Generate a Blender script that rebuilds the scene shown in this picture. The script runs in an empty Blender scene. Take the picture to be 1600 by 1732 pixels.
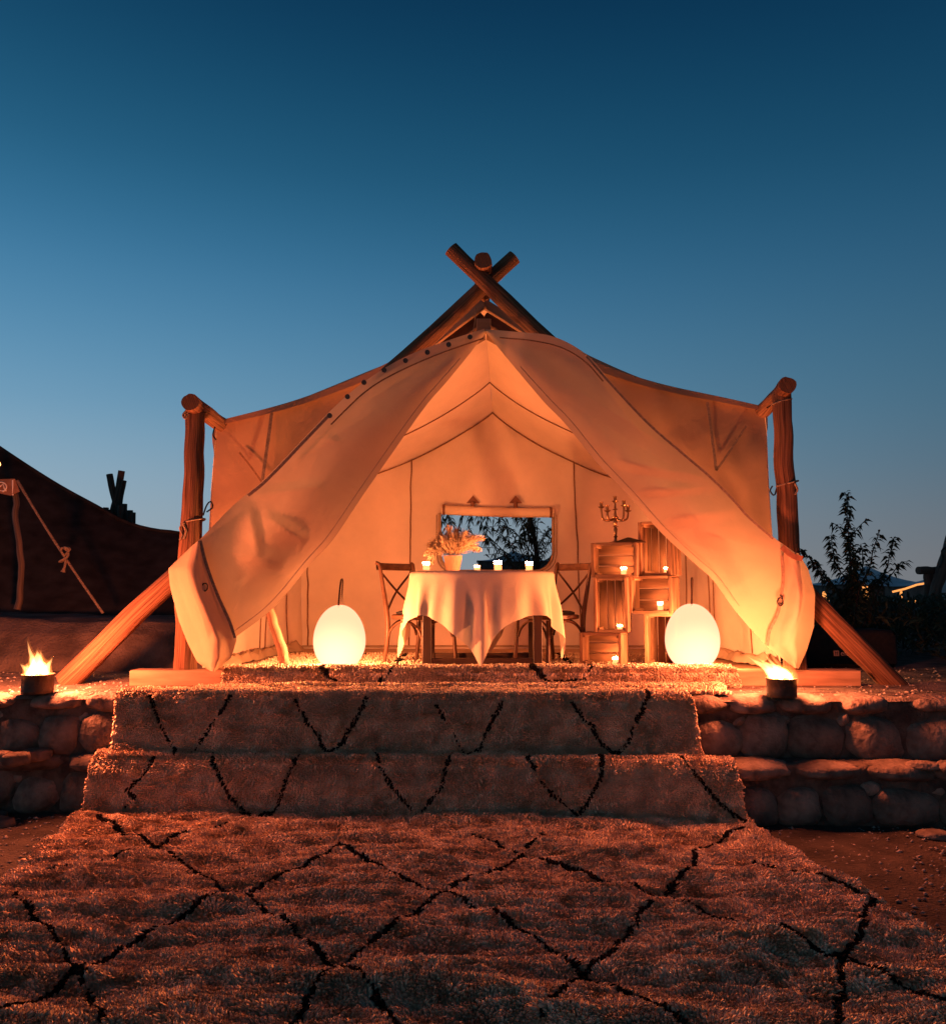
import bpy, math, random
import numpy as np
from mathutils import Vector, Matrix, noise

random.seed(7)
rng = np.random.default_rng(7)
scene = bpy.context.scene
C = scene.collection
R = math.radians

# ------------------------------------------------------------------ camera
F = 1450.0                      # focal length in photograph pixels (1600 x 1732)
PITCH = math.atan(129 / F)
CZ = 1.48
cam = bpy.data.cameras.new('camera')
cam.sensor_fit = 'VERTICAL'; cam.sensor_height = 24.0; cam.lens = 24.0 * F / 1732
cam.clip_start = 0.05; cam.clip_end = 3000
camo = bpy.data.objects.new('camera', cam); C.objects.link(camo)
camo.location = (0, 0, CZ); camo.rotation_euler = (R(90) + PITCH, 0, 0)
scene.camera = camo

# ------------------------------------------------------------------ dusk sky
world = bpy.data.worlds.new('World'); scene.world = world; world.use_nodes = True
wn, wl = world.node_tree.nodes, world.node_tree.links
wn.clear()
SUN_EL, SUN_ROT = R(-2.0), R(-75)
sky = wn.new('ShaderNodeTexSky'); sky.sky_type = 'NISHITA'; sky.sun_disc = False
sky.sun_elevation = SUN_EL; sky.sun_rotation = SUN_ROT
sky.altitude = 400; sky.air_density = 1.0; sky.dust_density = 0.6; sky.ozone_density = 3.0
# after sunset: the clear sky fades with height and away from the afterglow at the left
tcw = wn.new('ShaderNodeTexCoord'); sep = wn.new('ShaderNodeSeparateXYZ'); wl.new(tcw.outputs['Generated'], sep.inputs[0])
def sky_ramp(stops):
    r = wn.new('ShaderNodeValToRGB'); 
    e = r.color_ramp.elements
    while len(e) < len(stops): e.new(0.5)
    for k, (p, c) in enumerate(stops): e[k].position = p; e[k].color = (*c, 1)
    r.color_ramp.interpolation = 'B_SPLINE'
    wl.new(sep.outputs['Z'], r.inputs[0]); return r
glow = sky_ramp([(0, (.34, .40, .45)), (.10, (.30, .42, .51)), (.20, (.15, .335, .495)), (.33, (.050, .205, .375)), (.445, (.014, .108, .205)), (.586, (.002, .040, .100)), (.78, (.0008, .012, .036)), (1, (.0004, .005, .015))])
dim = sky_ramp([(0, (.165, .168, .18)), (.05, (.145, .163, .185)), (.13, (.080, .150, .210)), (.22, (.048, .138, .215)), (.33, (.022, .098, .185)), (.445, (.006, .060, .122)), (.586, (.0006, .022, .064)), (.85, (.0003, .005, .016))])
dp = wn.new('ShaderNodeVectorMath'); dp.operation = 'DOT_PRODUCT'; dp.inputs[1].default_value = (math.sin(SUN_ROT), math.cos(SUN_ROT), 0)
wl.new(tcw.outputs['Generated'], dp.inputs[0])
mrw = wn.new('ShaderNodeMapRange'); mrw.inputs[1].default_value = -.30; mrw.inputs[2].default_value = .72
wl.new(dp.outputs['Value'], mrw.inputs[0])
mrb = wn.new('ShaderNodeMapRange'); mrb.inputs[1].default_value = -1.0; mrb.inputs[2].default_value = -.30; mrb.inputs[3].default_value = .45
wl.new(dp.outputs['Value'], mrb.inputs[0])
mxw = wn.new('ShaderNodeMix'); mxw.data_type = 'RGBA'
wl.new(mrw.outputs[0], mxw.inputs['Factor']); wl.new(dim.outputs[0], mxw.inputs[6]); wl.new(glow.outputs[0], mxw.inputs[7])
bg2 = wn.new('ShaderNodeBackground'); wl.new(mxw.outputs[2], bg2.inputs[0]); wl.new(mrb.outputs[0], bg2.inputs[1])
bg = wn.new('ShaderNodeBackground'); bg.inputs[1].default_value = 0.05
wl.new(sky.outputs[0], bg.inputs[0])
addw = wn.new('ShaderNodeAddShader'); wl.new(bg.outputs[0], addw.inputs[0]); wl.new(bg2.outputs[0], addw.inputs[1])
wo = wn.new('ShaderNodeOutputWorld'); wl.new(addw.outputs[0], wo.inputs[0])

sun = bpy.data.lights.new('sun', 'SUN'); sun.energy = 0.02; sun.angle = R(25); sun.color = (1.0, 0.86, 0.75)
suno = bpy.data.objects.new('sun', sun); C.objects.link(suno)
suno.rotation_euler = (R(86), 0, R(-75))

scene.view_settings.view_transform = 'Standard'; scene.view_settings.look = 'None'
scene.view_settings.exposure = 0.0; scene.view_settings.gamma = 1.0
scene.view_settings.use_curve_mapping = False
scene.render.engine = 'CYCLES'
scene.cycles.use_denoising = True
scene.cycles.max_bounces = 8; scene.cycles.transparent_max_bounces = 12
scene.cycles.sample_clamp_indirect = 4.0
scene.cycles.caustics_reflective = False; scene.cycles.caustics_refractive = False
scene.cycles.volume_step_rate = 1.0

FIRE = (1.0, 0.215, 0.085)        # colour of firelight
CANDLE = (1.0, 0.325, 0.115)

# ------------------------------------------------------------------ maths helpers
_c, _s = math.cos(PITCH), math.sin(PITCH)
def ray(px, py):
    u = (px - 800) / F; v = (866 - py) / F
    return (u, _c - v * _s, _s + v * _c)
def P(px, py, Y):
    d = ray(px, py); k = Y / d[1]
    return Vector((d[0] * k, Y, CZ + d[2] * k))
def PZ(px, py, z):
    d = ray(px, py); k = (z - CZ) / d[2]
    return Vector((d[0] * k, d[1] * k, z))
def X_at(px, Y, py=1000): return P(px, py, Y).x
def nz(x, y, z=0.0): return noise.noise(Vector((x, y, z)))
def lerp(a, b, t): return a + (b - a) * t
def sstep(a, b, x):
    t = min(1, max(0, (x - a) / (b - a))); return t * t * (3 - 2 * t)
def resample(pts, n):
    pts = [Vector(p) for p in pts]
    L = [0]
    for a, b in zip(pts, pts[1:]): L.append(L[-1] + (b - a).length)
    out = []; j = 0
    for i in range(n):
        d = L[-1] * i / (n - 1)
        while j < len(L) - 2 and d > L[j + 1]: j += 1
        t = 0 if L[j + 1] == L[j] else (d - L[j]) / (L[j + 1] - L[j])
        out.append(pts[j].lerp(pts[j + 1], t))
    return out
def smooth_pts(pts, n):           # Catmull-Rom through the points, n samples
    pts = [Vector(p) for p in pts]
    q = [2 * pts[0] - pts[1]] + pts + [2 * pts[-1] - pts[-2]]
    out = []
    for i in range(1, len(q) - 2):
        for k in range(12):
            t = k / 12
            a, b, c, d = q[i - 1], q[i], q[i + 1], q[i + 2]
            out.append(0.5 * (2 * b + (c - a) * t + (2 * a - 5 * b + 4 * c - d) * t * t + (3 * b - a - 3 * c + d) * t ** 3))
    out.append(pts[-1])
    return resample(out, n)

# ------------------------------------------------------------------ object helpers
def world_loc(o):
    v = Vector((0, 0, 0))
    while o is not None:
        v = v + Vector(o.location); o = o.parent
    return v
class MB:
    """collects geometry for ONE mesh"""
    def __init__(s): s.v = []; s.f = []; s.uv = []
    def add(s, v, f, uv=None):
        o = len(s.v); s.v += [tuple(p) for p in v]
        s.f += [tuple(i + o for i in q) for q in f]
        s.uv += uv if uv else [[(0, 0)] * len(q) for q in f]
        return s
    def tube(s, pts, rad, n=12, wob=0.0, seed=0.0, cap=True, vscale=1.0):
        pts = [Vector(p) for p in pts]; m = len(pts)
        rad = rad if isinstance(rad, (list, tuple)) else [rad] * m
        v = []; prev = None; L = 0; Ls = []
        for i, p in enumerate(pts):
            if i: L += (p - pts[i - 1]).length
            Ls.append(L)
            t = (pts[min(i + 1, m - 1)] - pts[max(i - 1, 0)]).normalized()
            if prev is None:
                a = Vector((0, 0, 1)) if abs(t.z) < 0.9 else Vector((1, 0, 0))
                x = t.cross(a).normalized()
            else: x = (prev - t * prev.dot(t)).normalized()
            prev = x; y = t.cross(x)
            for k in range(n):
                an = 2 * math.pi * k / n
                r = rad[i]
                if wob:
                    r *= 1 + wob * nz(math.cos(an) * 1.1 + seed, math.sin(an) * 1.1 + L * 2.2, seed * 3.1 + L * .9) + wob * .5 * nz(math.cos(an) * 3 + seed, math.sin(an) * 3, L * 5 + seed)
                v.append(p + x * (math.cos(an) * r) + y * (math.sin(an) * r))
        f = []; uv = []
        for i in range(m - 1):
            for k in range(n):
                k2 = (k + 1) % n
                f.append((i * n + k, i * n + k2, (i + 1) * n + k2, (i + 1) * n + k))
                u0, u1 = k / n, (k + 1) / n
                a, b = Ls[i] * vscale, Ls[i + 1] * vscale
                uv.append([(u0, a), (u1, a), (u1, b), (u0, b)])
        s.add(v, f, uv)
        if cap:
            for base, p, rev in ((0, pts[0], True), ((m - 1) * n, pts[-1], False)):
                ring = [v[base + k] for k in range(n)]
                idx = list(range(n))
                if rev: idx = idx[::-1]
                s.add(ring, [tuple(idx)], [[(0.5 + .3 * math.cos(6.283 * k / n), 50 + .06 * math.sin(6.283 * k / n)) for k in range(n)]])
        return s
    def box(s, c, size, rot=None, bev=0.0, jit=0.0):
        hx, hy, hz = size[0] / 2, size[1] / 2, size[2] / 2
        b = min(bev, hx * .9, hy * .9, hz * .9)
        la = max(range(3), key=lambda k: size[k])
        v = []; f = []
        if b <= 0:
            cs = [(x, y, z) for x in (-hx, hx) for y in (-hy, hy) for z in (-hz, hz)]
            v = cs
            f = [(0, 1, 3, 2), (4, 6, 7, 5), (0, 4, 5, 1), (2, 3, 7, 6), (0, 2, 6, 4), (1, 5, 7, 3)]
        else:
            idx = {}
            for x in (-1, 1):
                for y in (-1, 1):
                    for z in (-1, 1):
                        for ax in range(3):
                            q = [x * (hx - b), y * (hy - b), z * (hz - b)]
                            q[ax] = (x, y, z)[ax] * (hx, hy, hz)[ax]
                            idx[(x, y, z, ax)] = len(v); v.append(tuple(q))
            for ax in range(3):
                o = [k for k in range(3) if k != ax]
                for sg in (-1, 1):
                    q = []
                    for a, bb in ((-1, -1), (1, -1), (1, 1), (-1, 1)):
                        k = [0, 0, 0]; k[ax] = sg; k[o[0]] = a; k[o[1]] = bb
                        q.append(idx[(k[0], k[1], k[2], ax)])
                    f.append(tuple(q))
            for ax in range(3):
                o = [k for k in range(3) if k != ax]
                for a in (-1, 1):
                    for bb in (-1, 1):
                        q = []
                        for e, axx in ((-1, o[0]), (1, o[0]), (1, o[1]), (-1, o[1])):
                            k = [0, 0, 0]; k[ax] = e; k[o[0]] = a; k[o[1]] = bb
                            q.append(idx[(k[0], k[1], k[2], axx)])
                        f.append(tuple(q))
            for x in (-1, 1):
                for y in (-1, 1):
                    for z in (-1, 1):
                        f.append(tuple(idx[(x, y, z, k)] for k in range(3)))
        if jit: v = [tuple(q + random.uniform(-jit, jit) for q in p) for p in v]
        oth = [k for k in range(3) if k != la]
        off = random.uniform(0, 20)
        uv = [[((v[i][oth[0]] + v[i][oth[1]]) * 3 + off, v[i][la] + off) for i in q] for q in f]
        M = Matrix.Translation(Vector(c)) @ ((rot.to_4x4()) if rot is not None else Matrix.Identity(4))
        return s.add([M @ Vector(p) for p in v], f, uv)
    def lathe(s, prof, c=(0, 0, 0), n=24, close=True):
        v = []; f = []; uv = []
        c = Vector(c)
        for r, z in prof:
            for k in range(n):
                a = 2 * math.pi * k / n
                v.append(c + Vector((r * math.cos(a), r * math.sin(a), z)))
        for i in range(len(prof) - 1):
            for k in range(n):
                k2 = (k + 1) % n
                f.append((i * n + k, i * n + k2, (i + 1) * n + k2, (i + 1) * n + k))
                uv.append([(k / n, i / (len(prof) - 1)), ((k + 1) / n, i / (len(prof) - 1)), ((k + 1) / n, (i + 1) / (len(prof) - 1)), (k / n, (i + 1) / (len(prof) - 1))])
        if close:
            f.append(tuple(range(n))[::-1]); uv.append([(0, 0)] * n)
            m = (len(prof) - 1) * n
            f.append(tuple(m + k for k in range(n))); uv.append([(0, 1)] * n)
        return s.add(v, f, uv)
    def grid(s, fn, nu, nv, uvs=(1, 1)):
        v = [fn(i / (nu - 1), j / (nv - 1)) for j in range(nv) for i in range(nu)]
        f = []; uv = []
        for j in range(nv - 1):
            for i in range(nu - 1):
                f.append((j * nu + i, j * nu + i + 1, (j + 1) * nu + i + 1, (j + 1) * nu + i))
                u0, u1 = i / (nu - 1) * uvs[0], (i + 1) / (nu - 1) * uvs[0]
                w0, w1 = j / (nv - 1) * uvs[1], (j + 1) / (nv - 1) * uvs[1]
                uv.append([(u0, w0), (u1, w0), (u1, w1), (u0, w1)])
        return s.add(v, f, uv)
    def build(s, name, mat, parent=None, smooth=True, local=False, angle=None):
        me = bpy.data.meshes.new(name)
        off = Vector((0, 0, 0)) if (local or parent is None) else world_loc(parent)
        vs = [(p[0] - off.x, p[1] - off.y, p[2] - off.z) for p in s.v] if parent is not None and not local else s.v
        me.from_pydata(vs, [], s.f)
        ul = me.uv_layers.new(name='UVMap')
        ul.data.foreach_set('uv', [c for q in s.uv for p in q for c in p])
        me.materials.append(mat)
        if smooth:
            me.polygons.foreach_set('use_smooth', [True] * len(me.polygons))
            if angle: me.set_sharp_from_angle(angle=R(angle))
        me.update()
        o = bpy.data.objects.new(name, me); C.objects.link(o); o.parent = parent
        return o
def fast_mesh(name, V, Q, mat, parent=None, smooth=True, local=False):
    """V (n,3) float, Q (m,k) int faces of k corners"""
    V = np.asarray(V, dtype=np.float32)
    if parent is not None and not local: V = V - np.array(world_loc(parent), dtype=np.float32)
    Q = np.asarray(Q, dtype=np.int32); m, k = Q.shape
    me = bpy.data.meshes.new(name)
    me.vertices.add(len(V)); me.vertices.foreach_set('co', V.ravel())
    me.loops.add(m * k); me.loops.foreach_set('vertex_index', Q.ravel())
    me.polygons.add(m); me.polygons.foreach_set('loop_start', np.arange(0, m * k, k, dtype=np.int32))
    me.update(calc_edges=True)
    me.polygons.foreach_set('use_smooth', np.full(m, smooth))
    me.materials.append(mat); me.update()
    o = bpy.data.objects.new(name, me); C.objects.link(o); o.parent = parent
    return o
def tag(o, label=None, cat=None, group=None, kind=None):
    if label: o['label'] = label
    if cat: o['category'] = cat
    if group: o['group'] = group
    if kind: o['kind'] = kind
    return o
def thing(name, label, cat, loc=(0, 0, 0), group=None, rot=None):
    o = bpy.data.objects.new(name, None); C.objects.link(o)
    o.empty_display_size = 0.05
    o.location = loc
    if rot: o.rotation_euler = rot
    return tag(o, label, cat, group)
def copy_tree(o, parent=None):
    c = o.copy(); C.objects.link(c); c.parent = parent
    for ch in o.children: copy_tree(ch, c)
    return c
def light(name, loc, energy, color, radius, parent):
    l = bpy.data.lights.new(name, 'POINT'); l.energy = energy; l.color = color; l.shadow_soft_size = radius
    o = bpy.data.objects.new(name, l); C.objects.link(o); o.parent = parent; o.location = loc
    return o

# ------------------------------------------------------------------ materials
def new_mat(name):
    m = bpy.data.materials.new(name); m.use_nodes = True
    m.node_tree.nodes.clear()
    return m, m.node_tree.nodes, m.node_tree.links
def mat_noise(name, c1, c2, scale=5.0, rough=0.85, bump=0.2, bscale=None, coord='Object', stretch=(1, 1, 1), detail=6, dist=0.01, lo=0.35, hi=0.65, spec=0.3, metal=0.0, obj_var=0.0):
    m, n, l = new_mat(name)
    tc = n.new('ShaderNodeTexCoord'); mp = n.new('ShaderNodeMapping'); mp.inputs['Scale'].default_value = stretch
    l.new(tc.outputs[coord], mp.inputs[0])
    t = n.new('ShaderNodeTexNoise'); t.inputs['Scale'].default_value = scale; t.inputs['Detail'].default_value = detail
    l.new(mp.outputs[0], t.inputs['Vector'])
    r = n.new('ShaderNodeValToRGB'); r.color_ramp.elements[0].position = lo; r.color_ramp.elements[1].position = hi
    r.color_ramp.elements[0].color = (*c1, 1); r.color_ramp.elements[1].color = (*c2, 1)
    l.new(t.outputs[0], r.inputs[0])
    b = n.new('ShaderNodeBsdfPrincipled'); b.inputs['Roughness'].default_value = rough
    b.inputs['Specular IOR Level'].default_value = spec; b.inputs['Metallic'].default_value = metal
    col = r.outputs[0]
    if obj_var:
        oi = n.new('ShaderNodeObjectInfo'); hv = n.new('ShaderNodeHueSaturation')
        mr = n.new('ShaderNodeMapRange'); mr.inputs[3].default_value = 1 - obj_var; mr.inputs[4].default_value = 1 + obj_var
        l.new(oi.outputs['Random'], mr.inputs[0]); l.new(mr.outputs[0], hv.inputs['Value']); l.new(col, hv.inputs['Color']); col = hv.outputs[0]
    l.new(col, b.inputs['Base Color'])
    if bump:
        t2 = n.new('ShaderNodeTexNoise'); t2.inputs['Scale'].default_value = bscale or scale * 4; t2.inputs['Detail'].default_value = 8
        l.new(mp.outputs[0], t2.inputs['Vector'])
        bp = n.new('ShaderNodeBump'); bp.inputs['Strength'].default_value = bump; bp.inputs['Distance'].default_value = dist
        l.new(t2.outputs[0], bp.inputs['Height']); l.new(bp.outputs[0], b.inputs['Normal'])
    o = n.new('ShaderNodeOutputMaterial'); l.new(b.outputs[0], o.inputs[0])
    return m
def mat_wood(name, c1, c2, su=9.0, sv=1.2, rough=0.75, bump=0.5):
    return mat_noise(name, c1, c2, scale=2.4, rough=rough, bump=bump, bscale=4.0, coord='UV', stretch=(su, sv, 1), dist=0.012, lo=0.3, hi=0.7, spec=0.25, obj_var=0.18)
def mat_canvas(name, col, transl=0.35, stain=0.14, wscale=520):
    m, n, l = new_mat(name)
    tc = n.new('ShaderNodeTexCoord')
    t = n.new('ShaderNodeTexNoise'); t.inputs['Scale'].default_value = 2.3; t.inputs['Detail'].default_value = 9; t.inputs['Roughness'].default_value = .65
    l.new(tc.outputs['Object'], t.inputs['Vector'])
    r = n.new('ShaderNodeValToRGB'); r.color_ramp.elements[0].position = .3; r.color_ramp.elements[1].position = .7
    r.color_ramp.elements[0].color = (*[c * (1 - stain) for c in col], 1); r.color_ramp.elements[1].color = (*[min(1, c * (1 + stain * .5)) for c in col], 1)
    l.new(t.outputs[0], r.inputs[0])
    # weave + soft creases
    t2 = n.new('ShaderNodeTexNoise'); t2.inputs['Scale'].default_value = wscale; t2.inputs['Detail'].default_value = 2
    l.new(tc.outputs['Object'], t2.inputs['Vector'])
    t3 = n.new('ShaderNodeTexNoise'); t3.inputs['Scale'].default_value = 5.5; t3.inputs['Detail'].default_value = 4; t3.inputs['Distortion'].default_value = 1.0
    l.new(tc.outputs['Object'], t3.inputs['Vector'])
    b1 = n.new('ShaderNodeBump'); b1.inputs['Strength'].default_value = .25; b1.inputs['Distance'].default_value = .002
    l.new(t2.outputs[0], b1.inputs['Height'])
    b2 = n.new('ShaderNodeBump'); b2.inputs['Strength'].default_value = .18; b2.inputs['Distance'].default_value = .03
    l.new(t3.outputs[0], b2.inputs['Height']); l.new(b1.outputs[0], b2.inputs['Normal'])
    d = n.new('ShaderNodeBsdfDiffuse'); tr = n.new('ShaderNodeBsdfTranslucent'); mx = n.new('ShaderNodeMixShader')
    mx.inputs[0].default_value = transl
    for q in (d, tr): l.new(r.outputs[0], q.inputs['Color']); l.new(b2.outputs[0], q.inputs['Normal'])
    l.new(d.outputs[0], mx.inputs[1]); l.new(tr.outputs[0], mx.inputs[2])
    o = n.new('ShaderNodeOutputMaterial'); l.new(mx.outputs[0], o.inputs[0])
    return m
def mat_emit(name, col, strength):
    m, n, l = new_mat(name)
    e = n.new('ShaderNodeEmission'); e.inputs[0].default_value = (*col, 1); e.inputs[1].default_value = strength
    o = n.new('ShaderNodeOutputMaterial'); l.new(e.outputs[0], o.inputs[0])
    return m
def mat_flame(name, col, strength):
    m, n, l = new_mat(name)
    e = n.new('ShaderNodeEmission'); e.inputs[0].default_value = (*col, 1); e.inputs[1].default_value = strength
    o = n.new('ShaderNodeOutputMaterial'); l.new(e.outputs[0], o.inputs['Volume'])
    return m
def mat_glass(name):
    m, n, l = new_mat(name)
    t = n.new('ShaderNodeBsdfTransparent'); t.inputs[0].default_value = (.98, .97, .95, 1)
    g = n.new('ShaderNodeBsdfGlossy'); g.inputs['Roughness'].default_value = .08
    tr = n.new('ShaderNodeBsdfTranslucent'); tr.inputs[0].default_value = (.9, .82, .72, 1)
    mx = n.new('ShaderNodeMixShader'); mx.inputs[0].default_value = .08
    m2 = n.new('ShaderNodeMixShader'); m2.inputs[0].default_value = .16
    l.new(t.outputs[0], mx.inputs[1]); l.new(g.outputs[0], mx.inputs[2])
    l.new(mx.outputs[0], m2.inputs[1]); l.new(tr.outputs[0], m2.inputs[2])
    o = n.new('ShaderNodeOutputMaterial'); l.new(m2.outputs[0], o.inputs[0])
    return m
def mat_egg(name):
    # frosted plastic shell glowing from the bulb in its foot
    m, n, l = new_mat(name)
    tc = n.new('ShaderNodeTexCoord')
    vm = n.new('ShaderNodeVectorMath'); vm.operation = 'DISTANCE'; vm.inputs[1].default_value = (0.0, -.12, .13)
    l.new(tc.outputs['Object'], vm.inputs[0])
    mr = n.new('ShaderNodeMapRange'); mr.interpolation_type = 'SMOOTHSTEP'; mr.inputs[1].default_value = .0; mr.inputs[2].default_value = .30; mr.inputs[3].default_value = 2.0; mr.inputs[4].default_value = 1.0
    l.new(vm.outputs['Value'], mr.inputs[0])
    e = n.new('ShaderNodeEmission'); e.inputs[0].default_value = (1.0, .285, .158, 1)
    mu = n.new('ShaderNodeMath'); mu.operation = 'MULTIPLY'; mu.inputs[1].default_value = 2.85
    l.new(mr.outputs[0], mu.inputs[0]); l.new(mu.outputs[0], e.inputs[1])
    tp = n.new('ShaderNodeBsdfTransparent'); mxs = n.new('ShaderNodeMixShader'); mxs.inputs[0].default_value = .14
    l.new(e.outputs[0], mxs.inputs[1]); l.new(tp.outputs[0], mxs.inputs[2])
    o = n.new('ShaderNodeOutputMaterial'); l.new(mxs.outputs[0], o.inputs[0])
    return m

M = {}
M['log'] = mat_wood('log_wood', (.045, .017, .009), (.25, .115, .058), su=15, sv=.8, rough=.95, bump=1.0)
M['log_dark'] = mat_wood('weathered_log', (.05, .036, .026), (.15, .105, .075), su=6, sv=1)
M['plank'] = mat_wood('crate_wood', (.05, .021, .011), (.26, .13, .065), su=2.2, sv=1.0, bump=.3)
M['beam'] = mat_wood('beam_wood', (.16, .085, .045), (.34, .20, .115), su=2.0, sv=.8, bump=.3)
M['chair'] = mat_wood('chair_wood', (.05, .018, .009), (.13, .054, .025), su=3, sv=1, rough=.45, bump=.1)
M['table'] = mat_wood('table_wood', (.03, .014, .008), (.07, .032, .018), su=3, sv=1, rough=.5, bump=.1)
M['canvas'] = mat_canvas('canvas', (.46, .325, .21), .28, stain=.08)  # tent cloth, darkened to tone down the firelight on the flaps
M['canvas_shaded'] = mat_canvas('shade_toned_canvas', (.36, .225, .14), .28, stain=.12)  # tent cloth darkened further to paint the shade behind the door flaps
M['canvas_in'] = mat_canvas('lightened_canvas', (.78, .60, .43), .16, stain=.10)  # same cloth made lighter so the interior looks more brightly lit
M['webbing'] = mat_noise('webbing', (.16, .10, .065), (.26, .165, .11), scale=60, bump=.3, rough=.9)
M['stitch'] = mat_noise('stitching', (.16, .075, .035), (.24, .12, .06), scale=60, bump=.2, rough=.9)
M['hem'] = mat_noise('hem_stitch', (.26, .17, .11), (.34, .23, .15), scale=60, bump=.2, rough=.9)
M['brass_dark'] = mat_noise('grommet_metal', (.05, .04, .035), (.09, .07, .05), scale=40, bump=0, rough=.5, metal=.6)
M['leather'] = mat_noise('leather', (.14, .055, .03), (.20, .08, .045), scale=30, bump=.2, rough=.6)
M['cloth'] = mat_canvas('linen', (.70, .54, .38), .22, stain=.05, wscale=700)
M['wool'] = mat_noise('wool', (.54, .375, .235), (.84, .62, .41), scale=6, bump=.35, bscale=160, rough=1.0, spec=.05, dist=.004)
M['wool_dark'] = mat_noise('wool_dark', (.014, .010, .008), (.038, .027, .022), scale=30, bump=.3, bscale=160, rough=1.0, spec=.05)
M['stone'] = mat_noise('field_stone', (.11, .073, .053), (.27, .19, .138), scale=7, bump=1.0, bscale=30, rough=.9, obj_var=.3, dist=.02)
M['mortar'] = mat_noise('earth_mortar', (.06, .038, .028), (.15, .10, .072), scale=11, bump=1.0, bscale=45, rough=1.0, dist=.02)
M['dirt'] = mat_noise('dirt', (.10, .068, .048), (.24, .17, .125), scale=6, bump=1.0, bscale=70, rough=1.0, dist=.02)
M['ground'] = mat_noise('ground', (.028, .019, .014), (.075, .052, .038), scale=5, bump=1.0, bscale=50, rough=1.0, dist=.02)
M['pebble'] = mat_noise('pebble', (.16, .12, .10), (.40, .32, .26), scale=14, bump=.3, rough=.9)
M['bank'] = mat_noise('earth_bank', (.06, .042, .034), (.15, .105, .08), scale=4, bump=1.0, bscale=40, rough=1.0, dist=.02)
M['black_cloth'] = mat_noise('black_tent_cloth', (.020, .016, .014), (.040, .033, .029), scale=5, bump=.2, bscale=300, rough=1.0, spec=.1)
M['rope'] = mat_noise('rope', (.16, .11, .07), (.30, .21, .14), scale=80, bump=.5, rough=1.0)
M['wire'] = mat_noise('wire', (.03, .025, .02), (.06, .05, .04), scale=20, bump=0, rough=.5, metal=.7)
M['steel'] = mat_noise('fire_can_steel', (.045, .03, .022), (.11, .07, .045), scale=16, bump=.4, rough=.6, metal=.5)
M['brass'] = mat_noise('brass', (.16, .085, .04), (.30, .17, .08), scale=25, bump=.2, rough=.32, metal=.9)
M['terracotta'] = mat_noise('terracotta', (.34, .17, .10), (.44, .23, .14), scale=12, bump=.2, rough=.85)
M['pampas'] = mat_canvas('pampas', (.60, .42, .26), .35, stain=.2)
M['leaf'] = mat_noise('leaf', (.018, .026, .012), (.05, .065, .03), scale=6, bump=0, rough=.6)
M['bark'] = mat_noise('bark', (.02, .015, .012), (.05, .038, .03), scale=20, bump=.5, rough=1.0)
M['far_roof'] = mat_canvas('far_roof_cloth', (.66, .69, .72), .08)
M['far_wall'] = mat_noise('far_wall', (.05, .04, .035), (.10, .08, .07), scale=3, bump=.2)
M['case'] = mat_noise('black_fabric_case', (.010, .008, .007), (.020, .015, .013), scale=30, bump=.3, bscale=200, rough=.9)
M['logo'] = mat_noise('logo_print', (.55, .30, .20), (.62, .34, .22), scale=20, bump=0, rough=.8)
M['emblem'] = mat_noise('emblem_print', (.75, .66, .5), (.82, .72, .56), scale=20, bump=0, rough=.8)
M['patch'] = mat_noise('corner_patch', (.22, .10, .05), (.32, .16, .08), scale=14, bump=.3, rough=.8)
M['glass'] = mat_glass('candle_glass')
M['wax'] = mat_emit('glowing_wax', (1.0, .34, .12), 3.2)
M['candle_flame'] = mat_flame('candle_flame', (1.0, .40, .14), 900)
M['fire_flame'] = mat_flame('fire_flame', (1.0, .42, .13), 70)
M['fire_halo'] = mat_flame('fire_halo', (1.0, .24, .04), 7)
M['egg'] = mat_egg('egg_shell_glow')
M['bulb'] = mat_emit('warm_bulb', (1.0, .36, .09), 9)
M['lit'] = mat_emit('lit_window', (1.0, .36, .09), 1.3)
M['groundsheet'] = mat_canvas('groundsheet', (.50, .36, .25), .0, stain=.15)
M['strap'] = mat_noise('handle_rope', (.03, .014, .008), (.07, .035, .018), scale=70, bump=.6, rough=.9)

# ------------------------------------------------------------------ levels of the site
ZF, ZB, ZT, ZS = 0.83, 0.872, 0.755, 0.37      # tent floor, deck beam top, terrace, lower step
def y_top(x): return 5.75 - 0.03 * x           # front edge of the terrace
def y_step(x): return 5.60 - 0.065 * x         # front edge of the lower step
def y_foot(x): return 5.56 - 0.065 * x         # foot of the lower wall

# ground sheet out to the horizon
g = MB()
def gf(u, v):
    a = (u - .5) * 2; x = math.copysign(abs(a) ** 3, a) * 900
    y = -4 + (v ** 3.2) * 1500
    h = 0
    if y < 14: h = .018 * nz(x * 1.7, y * 1.7, 3) + .008 * nz(x * 6, y * 6, 5)
    return (x, y, h)
g.grid(gf, 160, 130)
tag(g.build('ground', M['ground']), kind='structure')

# terrace behind the upper wall
t = MB()
def tf(u, v):
    x = lerp(-9, 9, u); y = lerp(y_top(x) + .02, 16, v ** 1.8)
    return (x, y, ZT + .012 * nz(x * 2, y * 2, 1) + .006 * nz(x * 9, y * 9, 4) - .9 * sstep(12.5, 16, y) - .02 * sstep(.06, 0, y - y_top(x)))
t.grid(tf, 220, 90)
tag(t.build('terrace', M['dirt']), kind='structure')

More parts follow.
